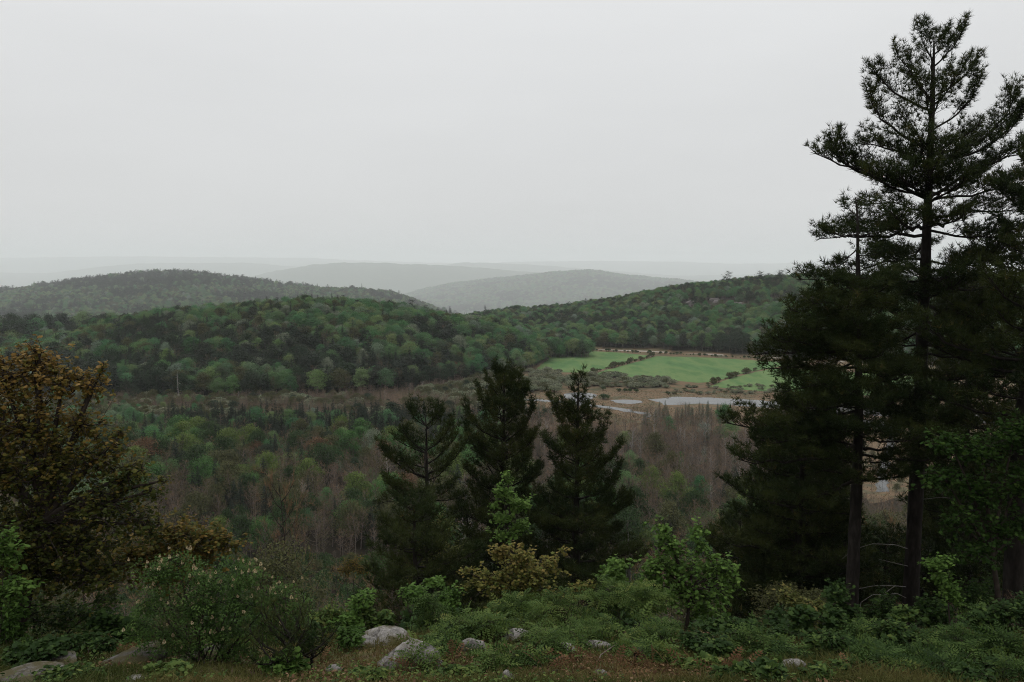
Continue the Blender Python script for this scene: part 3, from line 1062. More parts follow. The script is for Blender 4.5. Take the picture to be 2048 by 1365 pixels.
def zone_of(u, v, r):
    """what grows here: (where, {kind: weight}, height)"""
    if u < 1010:
        if v < 822:
            if u < 420: return 'strip', {'bare_bud': 1, 'olive': .8, 'broad': .6, 'bare': .4}, 4.5
            return 'strip', {'bare': 2.2, 'bare_bud': 1, 'olive': .12, 'spruce': .05}, 4.0
        if v < 862 and u > 330: return 'belt', {'spruce': 3.8, 'broad': .45, 'bare': .5, 'bare_bud': .3, 'dark': .15}, 8.0
        if v < 862: return 'belt', {'broad': 1.5, 'bare_bud': .6, 'spruce': .5, 'olive': .4}, 7.0
        if v < 930: return 'green', {'broad': 1.0, 'spruce': .8, 'bare_bud': .7, 'bare': .7, 'dark': .4, 'rust': .03, 'olive': .4}, 9.0
        if v < 1010:
            if 620 < u < 860: return 'grey', {'bare': 2.0, 'bare_bud': .5, 'broad': .25, 'bare_pale': .25, 'rust': .05}, 9.5
            return 'grey', {'bare': 1.2, 'bare_bud': .9, 'broad': .25, 'spruce': .25, 'dark': .15, 'bare_pale': .2, 'olive': .35}, 9.0
        return 'low', {'bare': 1.7, 'bare_bud': .7, 'dark': .3, 'broad': .2, 'spruce': .25, 'bare_pale': .1, 'olive': .25}, 9.0
    if u > 1640:
        if v < 1010: return 'gap', {'bare_bud': 1.0, 'bare': 1.6, 'olive': .3, None: .9}, 3.6
        return 'low', {'bare': 1, 'dark': .6, 'olive': .6}, 8.0
    if v < 826:
        if u > 1285 and u < 1470 and v > 806: return 'river', {'larch': 1.4, 'bare': .3, None: .5}, 6.0
        if u < 1110 and v > 800: return 'river', {'larch': 1, 'bare_bud': .7, 'dark': .3}, 6.0
        return None
    if v < 835 and 1120 < u < 1290: return None
    if v < 935: return 'brown', {'bare': 4.5, 'bare_pale': .6, 'olive': .10, 'larch': .12, 'bare_bud': .35, 'broad': .08}, 8.5
    if v < 985: return 'brown', {'bare': 2.6, 'bare_pale': .4, 'broad': .35, 'spruce': .22, 'bare_bud': .6, 'dark': .15}, 9.0
    return 'low', {'bare': 1.3, 'bare_bud': .7, 'dark': .5, 'broad': .45, 'bare_pale': .12, 'olive': .3}, 9.0


WHERE = {
    'strip': 'in the brown strip', 'belt': 'in the spiky belt', 'green': 'in the leafy belt', 'grey': 'in the grey wood',
    'low': 'low in the valley', 'brown': 'in the brown wood', 'river': 'by the river', 'gap': 'behind the tall pines',
}


def valley_trees():
    r = np.random.default_rng(77)
    X, Y = jitter_grid(-260, 260, 168, 384, 3.7, r)
    U, V = to_px(X, Y, np.full(len(X), VALLEY))
    rows = []
    for x, y, u, v in zip(X, Y, U, V):
        if u < -60 or u > 2110: continue
        ve = v - .6 * 9 * F / y
        z = zone_of(u, ve, r)
        if z is None: continue
        w, table, h = z
        if y > np.interp(u, MID.fu, MID.fy) - 3 and u < 1100: continue
        k = pick(r, table)
        if k is None: continue
        hh = h * (.65 + .65 * r.random())
        if k == 'spruce': hh *= 1.15
        if k in ('broad', 'dark', 'olive') and r.random() < .35: hh *= .7
        # patches: neighbours tend to be alike
        if k in ('bare', 'bare_bud') and vnoise(x / 17, y / 22, 90) > .80 and w in ('green', 'grey', 'low'): k = 'broad'
        rows.append([x, y, k, int(r.integers(0, 99)), hh, r.random() * 6.28, .85 + .3 * r.random(), w, u, hh * F / y])
    X, Y = jitter_grid(-230, 40, 318, 520, 2.4, r)
    U, V = to_px(X, Y, np.full(len(X), VALLEY))
    for x, y, u, v in zip(X, Y, U, V):
        if u < 230 or u > 1040 or y > np.interp(u, MID.fu, MID.fy) - 2: continue
        ve = v - .6 * 9 * F / y
        if ve > 815 + 12 * r.random() or (u > 1010 and ve > 790): continue
        g_ = vnoise(x / 21, y / 9, 95) + (.22 if u < 470 or u > 850 else 0) + (.15 if ve < 772 + .03 * abs(u - 600) else 0)
        k = pick(r, {'olive': 1.0, 'bare_bud': 1.0, 'shrub': 1.2, 'dark': .25}) if g_ > .72 else pick(r, {'bare': 2.5, 'bare_bud': .35, 'bare_pale': .12})
        hh = 2.4 + 3.2 * r.random() ** 1.5
        rows.append([x, y, k, int(r.integers(0, 99)), hh, r.random() * 6.28, 1.1 + .5 * r.random(), 'strip', u, hh * F / y])
    X, Y = jitter_grid(-230, 0, 255, 345, 3.1, r, .6)
    U, V = to_px(X, Y, np.full(len(X), VALLEY))
    for x, y, u, v in zip(X, Y, U, V):
        ve = v - .6 * 9 * F / y
        if 340 < u < 960 and 824 < ve < 866 + 14 * vnoise(x / 14, y / 14, 97):
            hh = 6.0 + 5.0 * r.random()
            rows.append([x, y, 'spruce', int(r.integers(0, 99)), hh, r.random() * 6.28, .75 + .3 * r.random(), 'belt', u, hh * F / y])
    fam = {'broad': 'leafy', 'dark': 'leafy', 'olive': 'leafy', 'silver': 'leafy', 'rust': 'leafy', 'bare': 'bare', 'bare_bud': 'bare', 'bare_pale': 'bare', 'spruce': 'spruce', 'larch': 'spruce', 'shrub': 'none'}
    quota = {'leafy': 190, 'bare': 190, 'spruce': 130}
    single, rest = [], []
    for f, q in quota.items():
        ff = sorted([t for t in rows if fam[t[2]] == f], key=lambda t: -t[9])
        vis = [t for t in ff if 180 < t[8] < 1520]
        chosen = vis[:q]; ids = set(map(id, chosen))
        single += chosen; rest += [t for t in ff if id(t) not in ids]
    rest += [t for t in rows if fam[t[2]] == 'none']
    wood('forest', [t[:7] for t in rest if t[8] < 1010], 'mixed leafy, leafless and spruce wood filling the valley before the middle hill')
    wood('forest', [t[:7] for t in rest if t[8] >= 1010], 'brown leafless wood filling the valley floor before the river')
    # label every single tree by what it is, where it stands and its place in that row
    classes = {}
    for t in single:
        k = t[2]
        if k == 'broad': tone = pick(r, {'green': 1.2, 'yellow_green': .9, 'deep_green': .5, 'silver_green': .06})
        elif k == 'dark': tone = 'deep_green'
        elif k == 'silver': tone = 'silver_green'
        elif k == 'rust': tone = 'rusty'
        else: tone = 'olive'
        size = 'tall' if t[4] > 10 else ('short' if t[4] < 7 else 'medium')
        what = {'leafy': TONE_WORD[tone] + ' broadleaf trees', 'bare': 'leafless grey trees', 'spruce': 'dark pointed spruces'}[fam[k]]
        if k == 'bare_bud': what = 'budding brown trees'
        if k == 'bare_pale': what = 'pale-barked leafless trees'
        if k == 'larch': what = 'grey green pointed larches'
        t += [tone, size, what]
        classes.setdefault((size, what, t[7]), []).append(t)
    for (size, what, w), ts in classes.items():
        ts.sort(key=lambda t: t[8])
        for i, t in enumerate(ts):
            f = fam[t[2]]
            lab = '%s of the %s %s %s' % (nth_from_left(i), size, what, WHERE[w]) if len(ts) > 1 else 'only %s %s standing %s' % (size, what.rstrip('s') if not what.endswith('ches') else what[:-2], WHERE[w])
            if f == 'leafy':
                tree('broadleaf_tree', 'broad', t[3], M['tone_' + t[10]], M['grey_bark'], t[0], t[1], t[4], t[5], lab, 'tree', 'leafy trees of the valley wood', t[6])
            elif f == 'bare':
                kd = 'bare_bud' if t[2] == 'bare_bud' else 'bare'
                tree('leafless_tree', kd, t[3], None, BARK.get(t[2], M['grey_bark']), t[0], t[1], t[4], t[5], lab, 'tree', 'leafless trees of the valley wood', t[6])
            else:
                tree('larch_tree' if t[2] == 'larch' else 'spruce_tree', 'spruce', t[3], M['larch'] if t[2] == 'larch' else M['needle_far'], M['dark_twig'], t[0], t[1], t[4], t[5], lab, 'tree',
                     'pointed conifers of the valley wood', t[6])


valley_trees()


# ---- trees one can pick out by themselves further off
def lone(name, kind, i, leafm, bark, u, vtop, Y, label, squash=1.0, group=None):
    p = P3(u, vtop, Y)
    h = p[2] - float(ground(p[0], Y))
    return tree(name, kind, i, leafm, bark, p[0], Y, max(h, 3.0), i * 1.7, label, 'tree', group, squash)


CREST = [(1456, 541, 'tall dark pine standing above the right hill crest, farthest from the tall pines'), (1519, 541, 'broad dark pine on the right hill crest, second from the left'),
         (1538, 546, 'small dark pine on the right hill crest, third from the left'), (1562, 539, 'dark pine on the right hill crest, fourth from the left'),
         (1594, 538, 'pointed dark pine on the right hill crest, fifth from the left'), (1613, 542, 'small pine on the right hill crest beside the tall pine boughs'),
         (1632, 543, 'last small pine on the right hill crest before the tall pine boughs')]
for i, (u, v, lab) in enumerate(CREST):
    lone('lone_pine', 'pine', i, M['needle_far'], M['dark_twig'], u, v, 872 + 6 * (i % 3), lab, 1.5, 'pines on the right hill crest')
lone('lone_spruce', 'spruce', 1, M['needle_far'], M['dark_twig'], 970, 610, 840, 'dark spruce in the dip between the middle hill and the right hill', 1.5)
lone('lone_spruce', 'spruce', 2, M['needle_far'], M['dark_twig'], 900, 612, 548, 'dark spruce on the end of the middle hill crest', 1.2)
lone('lone_pine', 'pine', 2, M['needle_far'], M['dark_twig'], 655, 568, 3390, 'dark pine poking above the hazy hill behind the middle hill', .8)
lone('lone_pine', 'pine', 1, M['needle_far'], M['dark_twig'], 797, 580, 3380, 'small dark pine at the end of the hazy hill', .9)
lone('lone_pine', 'pine', 3, M['needle_far'], M['dark_twig'], 822, 598, 545, 'dark ragged pine on the middle hill crest', .9)
lone('broadleaf_tree', 'broad', 3, M['tone_deep_green'], M['grey_bark'], 610, 590, 540, 'round dark green tree on top of the middle hill', 1.1)
lone('rusty_tree', 'broad', 2, M['tone_rusty'], M['grey_bark'], 1086, 678, 560, 'rust coloured tree at the wood corner beside the fields', 1.0)
lone('rusty_tree', 'broad', 1, M['tone_rusty'], M['grey_bark'], 1040, 690, 545, 'pale rusty tree in the wood edge near the fields', .9)
lone('silver_tree', 'broad', 4, M['tone_silver_green'], M['grey_bark'], 918, 672, 470, 'silvery blossoming tree low on the end of the middle hill', .9)
lone('silver_tree', 'broad', 0, M['tone_silver_green'], M['grey_bark'], 725, 700, 420, 'small silvery tree among the dark conifers of the middle hill', .7)
lone('silver_tree', 'broad', 1, M['tone_silver_green'], M['grey_bark'], 655, 718, 405, 'pale silvery tree above the brown strip on the middle hill', .7)
lone('silver_tree', 'broad', 2, M['tone_silver_green'], M['grey_bark'], 488, 640, 480, 'silvery green tree high on the middle hill', .9)
lone('silver_tree', 'broad', 3, M['tone_silver_green'], M['grey_bark'], 378, 642, 480, 'broad silvery tree high on the left of the middle hill', 1.1)
lone('orange_tree', 'broad', 0, M['tone_rusty'], M['grey_bark'], 785, 812, 345, 'orange budding tree in the brown strip left of the central pines', 1.2)
lone('broadleaf_tree', 'broad', 5, M['tone_green'], M['grey_bark'], 1390, 982, 215, 'rounded bright green tree alone in the brown wood before the tall pines', .95)
lone('broadleaf_tree', 'broad', 1, M['tone_green'], M['grey_bark'], 1362, 905, 245, 'slim upright green tree in the middle of the brown wood', .5)
lone('broadleaf_tree', 'broad', 2, M['tone_green'], M['grey_bark'], 342, 898, 255, 'bright green tree beside the bronze tree in the leafy belt', .9)
lone('broadleaf_tree', 'broad', 4, M['tone_yellow_green'], M['grey_bark'], 420, 888, 255, 'yellow green tree with a pointed top in the leafy belt', .9)


def dead_tree():
    b = on_z(357, 806)
    g = Geo()
    g.add(*tubes(bez([(0, 0, -.2)], [(.1, 0, 7)], [(-.1, .1, 15)], 8), np.linspace(.20, .05, 8)[None], 6))
    n = 14; r = np.random.default_rng(4)
    z = 3 + 11 * np.arange(n) / n; a = r.random(n) * 6.28
    p0 = np.stack([0 * z, 0 * z, z], -1); p2 = p0 + np.stack([np.cos(a), np.sin(a), .3 + 0 * a], -1) * (.6 + 1.2 * r.random(n))[:, None]
    o = thing('dead_tree', b, 'pale dead tree standing at the foot of the middle hill', 'tree')
    link('trunk', g.mesh('trunk', [M['pale_bark']]), o)
    g2 = Geo(); g2.add(*tubes(bez(p0, (p0 + p2) / 2 + (0, 0, .15), p2, 4), np.linspace(.06, .02, 4)[None].repeat(n, 0), 4))
    link('branches', g2.mesh('branches', [M['pale_bark']]), o)


dead_tree()

# ---- shrubs of the fields and the marsh


def shrub(key_mat, i, x, y, h, w, label, group, name='willow_shrub', cat='shrub'):
    tr, cr, hh = KIND['shrub'][i % 4]
    o = link(name, shared_mesh('shrub', tr, cr, [M['dark_twig'], M['willow']]), None, (x, y, VALLEY))
    set_mats(o, [M['dark_twig'], M[key_mat]])
    o.scale = (w / 3.0, w / 3.0, h / 2.0)
    o.rotation_euler = (0, 0, i * 1.3)
    return tag(o, label, cat, group)


def hedge(line, n, hs, key, desc, group, seed, gap=()):
    r = np.random.default_rng(seed)
    k = 0
    for i in range(n):
        t = (i + .5 * r.random()) / n
        if any(a < t < b for a, b in gap): continue
        u = np.interp(t, np.linspace(0, 1, len(line)), [p[0] for p in line]); v = np.interp(t, np.linspace(0, 1, len(line)), [p[1] for p in line])
        p = on_z(u, v)
        h = hs[0] + (hs[1] - hs[0]) * r.random() ** 1.5
        shrub(key, i, p[0] + r.normal() * .5, p[1] + r.normal() * .5, h, h * (1.1 + .6 * r.random()), '%s bush in %s' % (nth_from_left(k), desc), group, 'hedge_bush', 'bush')
        k += 1


hedge([(1184, 747), (1215, 738), (1245, 731), (1275, 722), (1312, 712)], 34, (1.2, 4.6), 'tone_olive', 'the hedgerow between the first and second fields', 'hedgerow of the first field', 5, ((.13, .22),))
hedge([(1418, 771), (1455, 759), (1480, 752), (1512, 740)], 22, (1.0, 4.2), 'tone_olive', 'the hedgerow between the second and third fields', 'hedgerow of the third field', 6, ((.15, .33), (.62, .70)))
hedge([(1125, 699), (1210, 703), (1320, 708), (1420, 713), (1530, 719)], 60, (.6, 2.6), 'tone_deep_green', 'the low hedge along the road behind the fields', 'hedge along the field road', 7)


def willows():
    r = np.random.default_rng(9)
    regs = [((1085, 1250), (752, 777), 84, 3.0, 'pale rounded willow shrub in the thicket below the first field'),
            ((1250, 1345), (757, 778), 64, 2.7, 'pale rounded willow shrub in the thicket below the middle field'),
            ((1345, 1570), (772, 790), 70, 1.6, 'low willow shrub on the tan bank below the last field'),
            ((1040, 1120), (742, 786), 56, 3.4, 'willow shrub against the corner of the wood')]
    for (u0, u1), (v0, v1), n, h, lab in regs:
        us = np.sort(u0 + (u1 - u0) * r.random(n))
        for i, u in enumerate(us):
            v = v0 + (v1 - v0) * r.random()
            p = on_z(u, v)
            hh = h * (.6 + .7 * r.random())
            shrub('tone_olive' if r.random() < .2 else 'willow', int(r.integers(0, 99)), p[0], p[1], hh, hh * (1.6 + .8 * r.random()), nth_from_left(i) + ' ' + lab, 'shrubs ' + lab.split('shrub ')[-1])
    for i, (u, v) in enumerate([(1206, 781), (1238, 784), (1250, 784.5), (1260, 785), (1272, 786), (1336, 790)]):
        p = on_z(u, v)
        shrub('tone_deep_green', i, p[0], p[1], 2.2, 3.0, '%s dark green round bush in the bank row' % nth_from_left(i), 'dark bushes on the river bank', 'round_bush', 'bush')
    p = on_z(1207, 799); shrub('tone_deep_green', 2, p[0], p[1], 3.0, 6.0, 'wide dark green bush between the pools', None, 'round_bush', 'bush')


willows()


def in_poly(u, v, px):
    c = np.zeros(len(u), bool)
    for (x0, y0), (x1, y1) in zip(px, px[1:] + px[:1]):
        if y0 == y1: continue
        c ^= ((y0 > v) != (y1 > v)) & (u < (x1 - x0) * (v - y0) / (y1 - y0) + x0)
    return c


def sedge():
    """tufts of dry sedge over the marsh: nobody could count them"""
    r = np.random.default_rng(13)
    n = 16000
    u = 1030 + 560 * r.random(n); v = 781 + 55 * r.random(n)
    keep = ~(((v > 797) & (v < 816) & (u > 1310)) | ((v > 786) & (v < 812) & (u > 1125) & (u < 1192)) | ((v > 828) & (u > 1310)))
    u, v = u[keep], v[keep]
    dry = ~np.any([in_poly(u, v, px) for px, _, _ in WATER], axis=0)
    u, v = u[dry], v[dry]
    P = np.array([on_z(a, b) for a, b in zip(u, v)])
    u2, v2 = 1650 + 250 * r.random(1800), 850 + 150 * r.random(1800)
    dry = ~in_poly(u2, v2, WATER[5][0])
    P2 = np.array([on_z(a, b) for a, b in zip(u2[dry], v2[dry])])
    P = np.concatenate([P, P2]); n = len(P)
    fw = norm(r.normal(size=(n, 3)) * .35 + np.array([0, 0, 1.0]))
    V, Fq = scatter(*QUAD, P, frames(fw, rand_dirs(n, r)), .14 + .30 * r.random(n))
    g = Geo(); g.add(V, Fq, 0, r.random(n).repeat(4))
    m = leaf_mat('sedge', [(.075, .066, .040), (.125, .094, .056), (.17, .115, .068), (.11, .098, .058)], .2, .8)
    tag(link('sedge', g.mesh('sedge', [m])), 'dry rusty sedge tufts over the river marsh', 'sedge', kind='stuff')


sedge()


# ---- bare rock showing through the trees of the right hill
def cliff_rocks():
    r = np.random.default_rng(31)
    mat = noise_mat('cliff_rock', [(.06, .052, .05), (.11, .098, .094), (.17, .152, .146)], .35, 7, .9, .6, 1.2, (1, 1, 2), dist=.4)
    spots = []
    for i in range(34):
        u = 1370 + 250 * r.random(); v = 600 + 12 * math.sin(u / 40) + 22 * r.random()
        spots.append((u, v))
    spots.sort()
    for i, (u, v) in enumerate(spots):
        ys = np.linspace(620, 880, 300); a = slope(v); xs = (u - 1024) / F * ys
        g = ground(xs, ys); k = int(np.argmax(a * ys <= g + 2.0))
        if k == 0: continue
        me = rock_mesh(600 + i % 6, (4.5, 2.5, 3.2), 3, mat)
        o = link('rock_outcrop', me, None, (xs[k], ys[k], g[k] - .5))
        o.rotation_euler = (0, 0, r.random() * .8 - .4); s = .7 + .8 * r.random(); o.scale = (s, s, s)
        tag(o, '%s of the grey rock faces showing through the right hill trees' % nth_from_left(i), 'rock', 'rock faces of the right hill')


ROCK_CACHE = {}


def rock_mesh(seed, size, sub, mat):
    key = (seed, size, sub, mat.name)
    if key in ROCK_CACHE: return ROCK_CACHE[key]
    import bmesh
    bm = bmesh.new()
    bmesh.ops.create_icosphere(bm, subdivisions=sub, radius=1.0)
    V = np.array([v.co[:] for v in bm.verts])
    r = np.random.default_rng(seed)
    # flattened facets cut by random planes, then rough relief
    for _ in range(9):
        d = norm(r.normal(size=3)); c = .62 + .3 * r.random()
        s = V @ d
        V = V - np.outer(np.maximum(s - c, 0) * .85, d)
    off = r.random(3) * 50
    nz = fbm(V[:, 0] * 1.6 + off[0] + V[:, 2], V[:, 1] * 1.6 + off[1] - V[:, 2] * .6, seed, 5)
    n2 = fbm(V[:, 0] * 6 + off[1], V[:, 1] * 6 + V[:, 2] * 5, seed + 3, 3)
    V = V * (1 + .30 * nz + .07 * n2)[:, None] * np.array(size)
    for v, c in zip(bm.verts, V): v.co = c
    me = bpy.data.meshes.new('rock')
    bm.to_mesh(me); bm.free()
    me.polygons.foreach_set('use_smooth', np.ones(len(me.polygons), bool))
    me.materials.append(mat)
    ROCK_CACHE[key] = me
    return me


cliff_rocks()


# ------------------------------------------------------------------ the lookout: pines
def pine_limbs(limbs, r, dens=1.0, pad=1.0, tuft=.13):
    """limbs: list of (start, control, tip); returns branch tubes and needle tufts"""
    gb, gn = Geo(), Geo()
    p0 = np.array([l[0] for l in limbs]); p1 = np.array([l[1] for l in limbs]); p2 = np.array([l[2] for l in limbs])
    L = np.linalg.norm(p1 - p0, axis=1) * .5 + np.linalg.norm(p2 - p1, axis=1) * .5 + np.linalg.norm(p2 - p0, axis=1) * .5
    K = 9
    path = bez(p0, p1, p2, K)
    path[:, 1:-1] += r.normal(size=(len(limbs), K - 2, 3)) * (.012 * L)[:, None, None]
    rr = np.linspace(1, .22, K)[None] * (.012 + .0125 * L)[:, None]
    gb.add(*tubes(path, rr, 6))
    T, D, S = [], [], []
    Z = np.array([0, 0, 1.0])
    q0s, q2s, qr = [], [], []
    for i in range(len(limbs)):
        l = L[i]
        nb = max(5, int((3 + l * 7.5) * dens))
        t = np.clip(.16 + .84 * (np.arange(nb) + r.random(nb)) / nb, 0, 1)
        pt = (1 - t)[:, None] ** 2 * p0[i] + 2 * (t * (1 - t))[:, None] * p1[i] + (t ** 2)[:, None] * p2[i]
        tg = norm(2 * (1 - t)[:, None] * (p1[i] - p0[i]) + 2 * t[:, None] * (p2[i] - p1[i]))
        lat = norm(np.cross(tg, Z))
        sd = np.where(np.arange(nb) % 2 == 0, 1.0, -1.0)
        bl = (.26 + .34 * l * (1 - t) ** .7 * (t > .12)) * (.6 + .7 * r.random(nb)) * pad
        bl = np.minimum(bl, 1.15)
        d = norm(tg * (.55 + .5 * t)[:, None] + lat * (sd * (.85 - .3 * t))[:, None] + Z * (.02 + .34 * r.random(nb) + .28 * t)[:, None] + r.normal(size=(nb, 3)) * .12)
        e = pt + d * bl[:, None] + Z * (.12 * bl)[:, None]
        q0s.append(pt); q2s.append(e); qr.append(np.full(nb, .006 + .002 * l))
        nt = np.maximum(3, (bl * 17 * dens).astype(int))
        k = np.repeat(np.arange(nb), nt); N = len(k)
        sv = .22 + .78 * r.random(N) ** .8
        bk = bl[k]
        lv = norm(np.cross(d, Z))[k]
        # side shoots in the flat of the spray
        off = (r.random(N) - .5) * 2 * .30 * bk * (1.15 - sv)
        base = pt[k] + (e - pt)[k] * sv[:, None] + Z * (.1 * bk * sv * sv)[:, None]
        base = base + lv * off[:, None] + d[k] * (np.abs(off) * .5)[:, None] + r.normal(size=(N, 3)) * np.array([.035, .035, .04])
        T.append(base)
        D.append(norm(d[k] * .75 + lv * (np.sign(off) * .35)[:, None] + Z * (.35 + .4 * r.random(N))[:, None] + r.normal(size=(N, 3)) * .3))
        S.append(tuft * (.75 + .5 * r.random(N)))
        # the limb's own end
        T.append(p2[i][None]); D.append(norm(p2[i] - p1[i])[None]); S.append(np.array([tuft * 1.2]))
    q0, q2, qr = np.concatenate(q0s), np.concatenate(q2s), np.concatenate(qr)
    gb.add(*tubes(bez(q0, (q0 + q2) / 2 - Z * .03, q2, 4), np.linspace(1, .4, 4)[None] * qr[:, None], 3))
    T, D, S = np.concatenate(T), np.concatenate(D), np.concatenate(S)
    TT = TUFT if tuft < .19 else TUFT_WIDE
    V, Fq = scatter(*TT, T, frames(D, rand_dirs(len(T), r)), S)
    patch = vnoise(T[:, 0] * 1.6 + 9, T[:, 2] * 2.2 + T[:, 1], 17)
    tint = np.clip(.10 + .42 * patch + .26 * r.random(len(T)) + (r.random(len(T)) > .985) * .5, 0, 1)
    gn.add(V, Fq, 0, tint.repeat(len(TT[0])))
    return gb, gn


def auto_limbs(base, top, Lmax, r, low=.25, whorl=.5, per=5, rise=(.15, .9), prof=.75, lean=0.0, clear=None, droop=0.0):
    base = np.asarray(base); top = np.asarray(top)
    H = np.linalg.norm(top - base)
    out = []
    n = int(H * (1 - low) / whorl)
    for i in range(n):
        f = low + (1 - low) * (i + .5) / n
        a0 = r.random() * 6.28
        for k in range(per):
            a = a0 + k * 6.28 / per + r.normal() * .25
            ff = min(.985, f + r.normal() * .012)
            q = (1 - ff) / (1 - low)
            L = Lmax * (q ** prof) * (.40 + .85 * r.random() ** 1.3) + .22
            L *= 1 + lean * math.cos(a)
            d = np.array([math.cos(a), math.sin(a), 0])
            up = rise[0] + (rise[1] - rise[0]) * (1 - q) ** 1.3 + r.normal() * .08
            p0 = base + (top - base) * ff
            p1 = p0 + d * L * .55 + np.array([0, 0, 1]) * L * (.45 * up - .10 - droop)
            p2 = p0 + d * L * (.98 - .25 * up) + np.array([0, 0, 1]) * L * (up * .75 + .10)
            if clear is not None and clear(p2): continue
            out.append((p0, p1, p2))
    return out


def make_pine(name, trunk, r_base, limbs, label, seed, dens=1.0, pad=1.0, tuft=.13, dead=(), group=None):
    """trunk: points from the base up"""
    r = np.random.default_rng(seed)
    trunk = np.array(trunk, float)
    o = thing(name, trunk[0], label, 'tree', group)
    n = 26
    s = np.linspace(0, 1, len(trunk)); t = np.linspace(0, 1, n)
    P = np.stack([np.interp(t, s, trunk[:, i]) for i in range(3)], -1)
    P[1:-1, :2] += np.cumsum(r.normal(size=(n - 2, 2)) * .006, 0)
    P[0, 2] -= .5
    g = Geo()
    rad = r_base * (1 - t) ** .8 * .96 + .012
    rad[0] *= 1.3
    rad *= 1 + .05 * r.normal(size=n)
    g.add(*tubes(P[None], rad[None], 12))
    link('trunk', g.mesh('trunk', [M['pine_bark']], True, trunk[0]), o)
    gb, gn = pine_limbs(limbs, r, dens, pad, tuft)
    link('branches', gb.mesh('branches', [M['pine_bark']], False, trunk[0]), o)
    link('needles', gn.mesh('needles', [M['needle']], False, trunk[0]), o)
    for path in dead:
        gd = Geo()
        pts = np.array(path, float)
        q = np.linspace(0, 1, 9); ss = np.linspace(0, 1, len(pts))
        c = np.stack([np.interp(q, ss, pts[:, i]) for i in range(3)], -1)
        gd.add(*tubes(c[None], np.linspace(.012, .004, 9)[None], 5))
        link('dead_branch', gd.mesh('dead_branch', [M['dead_wood']], True, trunk[0]), o)
    return o


def px_limb(Y, s, tip, mid=None, dy=0.0, sag=0.0):
    """a limb drawn on the photograph: start, tip and an optional point between, dy metres nearer (-) or farther (+)"""
    p0 = P3(s[0], s[1], Y); p2 = P3(tip[0], tip[1] + 8, Y + dy)
    if mid is None:
        m = (p0 + p2) / 2; m[2] -= .12 * np.linalg.norm(p2 - p0) + sag
    else:
        m = P3(mid[0], mid[1], Y + dy * .5)
        m = 2 * m - (p0 + p2) / 2
    return (p0, m, p2)


def on_ground(u, Y):
    x = (u - 1024) / F * Y * 1.06
    return np.array([x, Y, float(ground(x, Y))])


YB = 24.0
rb = np.random.default_rng(901)
big_trunk = [P3(1816, 1285, YB), P3(1822, 1180, YB), P3(1836, 900, YB), P3(1846, 620, YB), P3(1856, 400, YB), P3(1864, 200, YB), P3(1868, 72, YB)]
B = lambda *a, **k: px_limb(YB, *a, **k)
big_limbs = [
    B((1866, 120), (1843, 46), (1846, 85)), B((1866, 135), (1930, 42), (1905, 95), dy=-.3), B((1867, 90), (1888, 55), dy=.3), B((1867, 110), (1905, 62), dy=.5), B((1866, 150), (1860, 60), dy=-.6),
    B((1863, 200), (1792, 92), (1822, 150)), B((1862, 222), (1746, 130), (1790, 185), dy=-.4), B((1862, 205), (1820, 110), dy=.8), B((1865, 195), (1948, 115), (1915, 165), dy=.3),
    B((1864, 215), (1935, 112), dy=-.9), B((1862, 262), (1955, 150), (1930, 215), dy=-.5), B((1862, 240), (1850, 150), dy=-1.2), B((1862, 240), (1890, 140), dy=1.2),
    B((1859, 300), (1745, 178), (1765, 240), dy=.3), B((1858, 290), (1810, 215), dy=-1.0), B((1860, 330), (1725, 282), (1790, 300), dy=-.8), B((1862, 310), (2022, 172), (1985, 262), dy=.2),
    B((1861, 325), (2046, 205), (1990, 285), dy=-.7), B((1862, 300), (1960, 240), dy=-1.6), B((1860, 335), (1940, 280), dy=1.8), B((1858, 340), (1800, 290), dy=1.6),
    B((1858, 330), (1840, 270), dy=-2.2), B((1858, 345), (1890, 285), dy=-2.4),
    B((1855, 398), (1632, 300), (1745, 352), dy=-.4), B((1820, 372), (1672, 274), (1700, 335), dy=-.2), B((1856, 390), (1735, 335), dy=-1.6), B((1856, 380), (1800, 340), dy=-2.4),
    B((1857, 395), (2062, 288), (1965, 335), dy=.3), B((1858, 402), (2075, 350), (1970, 385), dy=-.8), B((1857, 400), (1930, 345), dy=-2.2), B((1857, 385), (1980, 320), dy=1.8),
    B((1856, 385), (1860, 330), dy=-2.6), B((1853, 430), (1722, 405), (1790, 408), dy=.6), B((1851, 470), (1640, 470), (1745, 474), dy=-.9), B((1852, 455), (1700, 440), dy=1.5),
    B((1852, 450), (1790, 425), dy=-2.6), B((1854, 440), (2065, 415), (1960, 425), dy=.4), B((1853, 460), (2050, 450), (1960, 475), dy=-1.2), B((1853, 450), (1930, 420), dy=-2.4),
    B((1850, 520), (1690, 545), (1770, 525), dy=-1.0), B((1848, 560), (1660, 600), (1760, 575), dy=.8), B((1850, 520), (2020, 520), dy=-1.0), B((1848, 560), (2040, 560), dy=.8),
    B((1850, 490), (1800, 500), dy=2.4), B((1848, 540), (1900, 545), dy=-2.6), B((1847, 600), (1740, 640), (1800, 590), dy=-1.6), B((1846, 640), (1960, 640), dy=-1.4),
    B((1846, 610), (2010, 610), dy=1.8), B((1845, 660), (1720, 690), dy=1.5), B((1844, 700), (1955, 705), dy=.9), B((1842, 740), (1760, 755), (1810, 728), dy=-1.2), B((1841, 770), (1945, 780), dy=-1.0),
    B((1838, 820), (1735, 835), (1795, 815), dy=.6), B((1838, 850), (1925, 845), dy=.5), B((1836, 880), (1770, 850), (1815, 838), dy=-1.0),
]
big_limbs = big_limbs + auto_limbs(P3(1836, 880, YB), P3(1852, 520, YB), 3.3, rb, .05, .7, 4, (.05, .35), .18, droop=.02)
DB = lambda pts: [P3(u, v, YB + d) for u, v, d in pts]
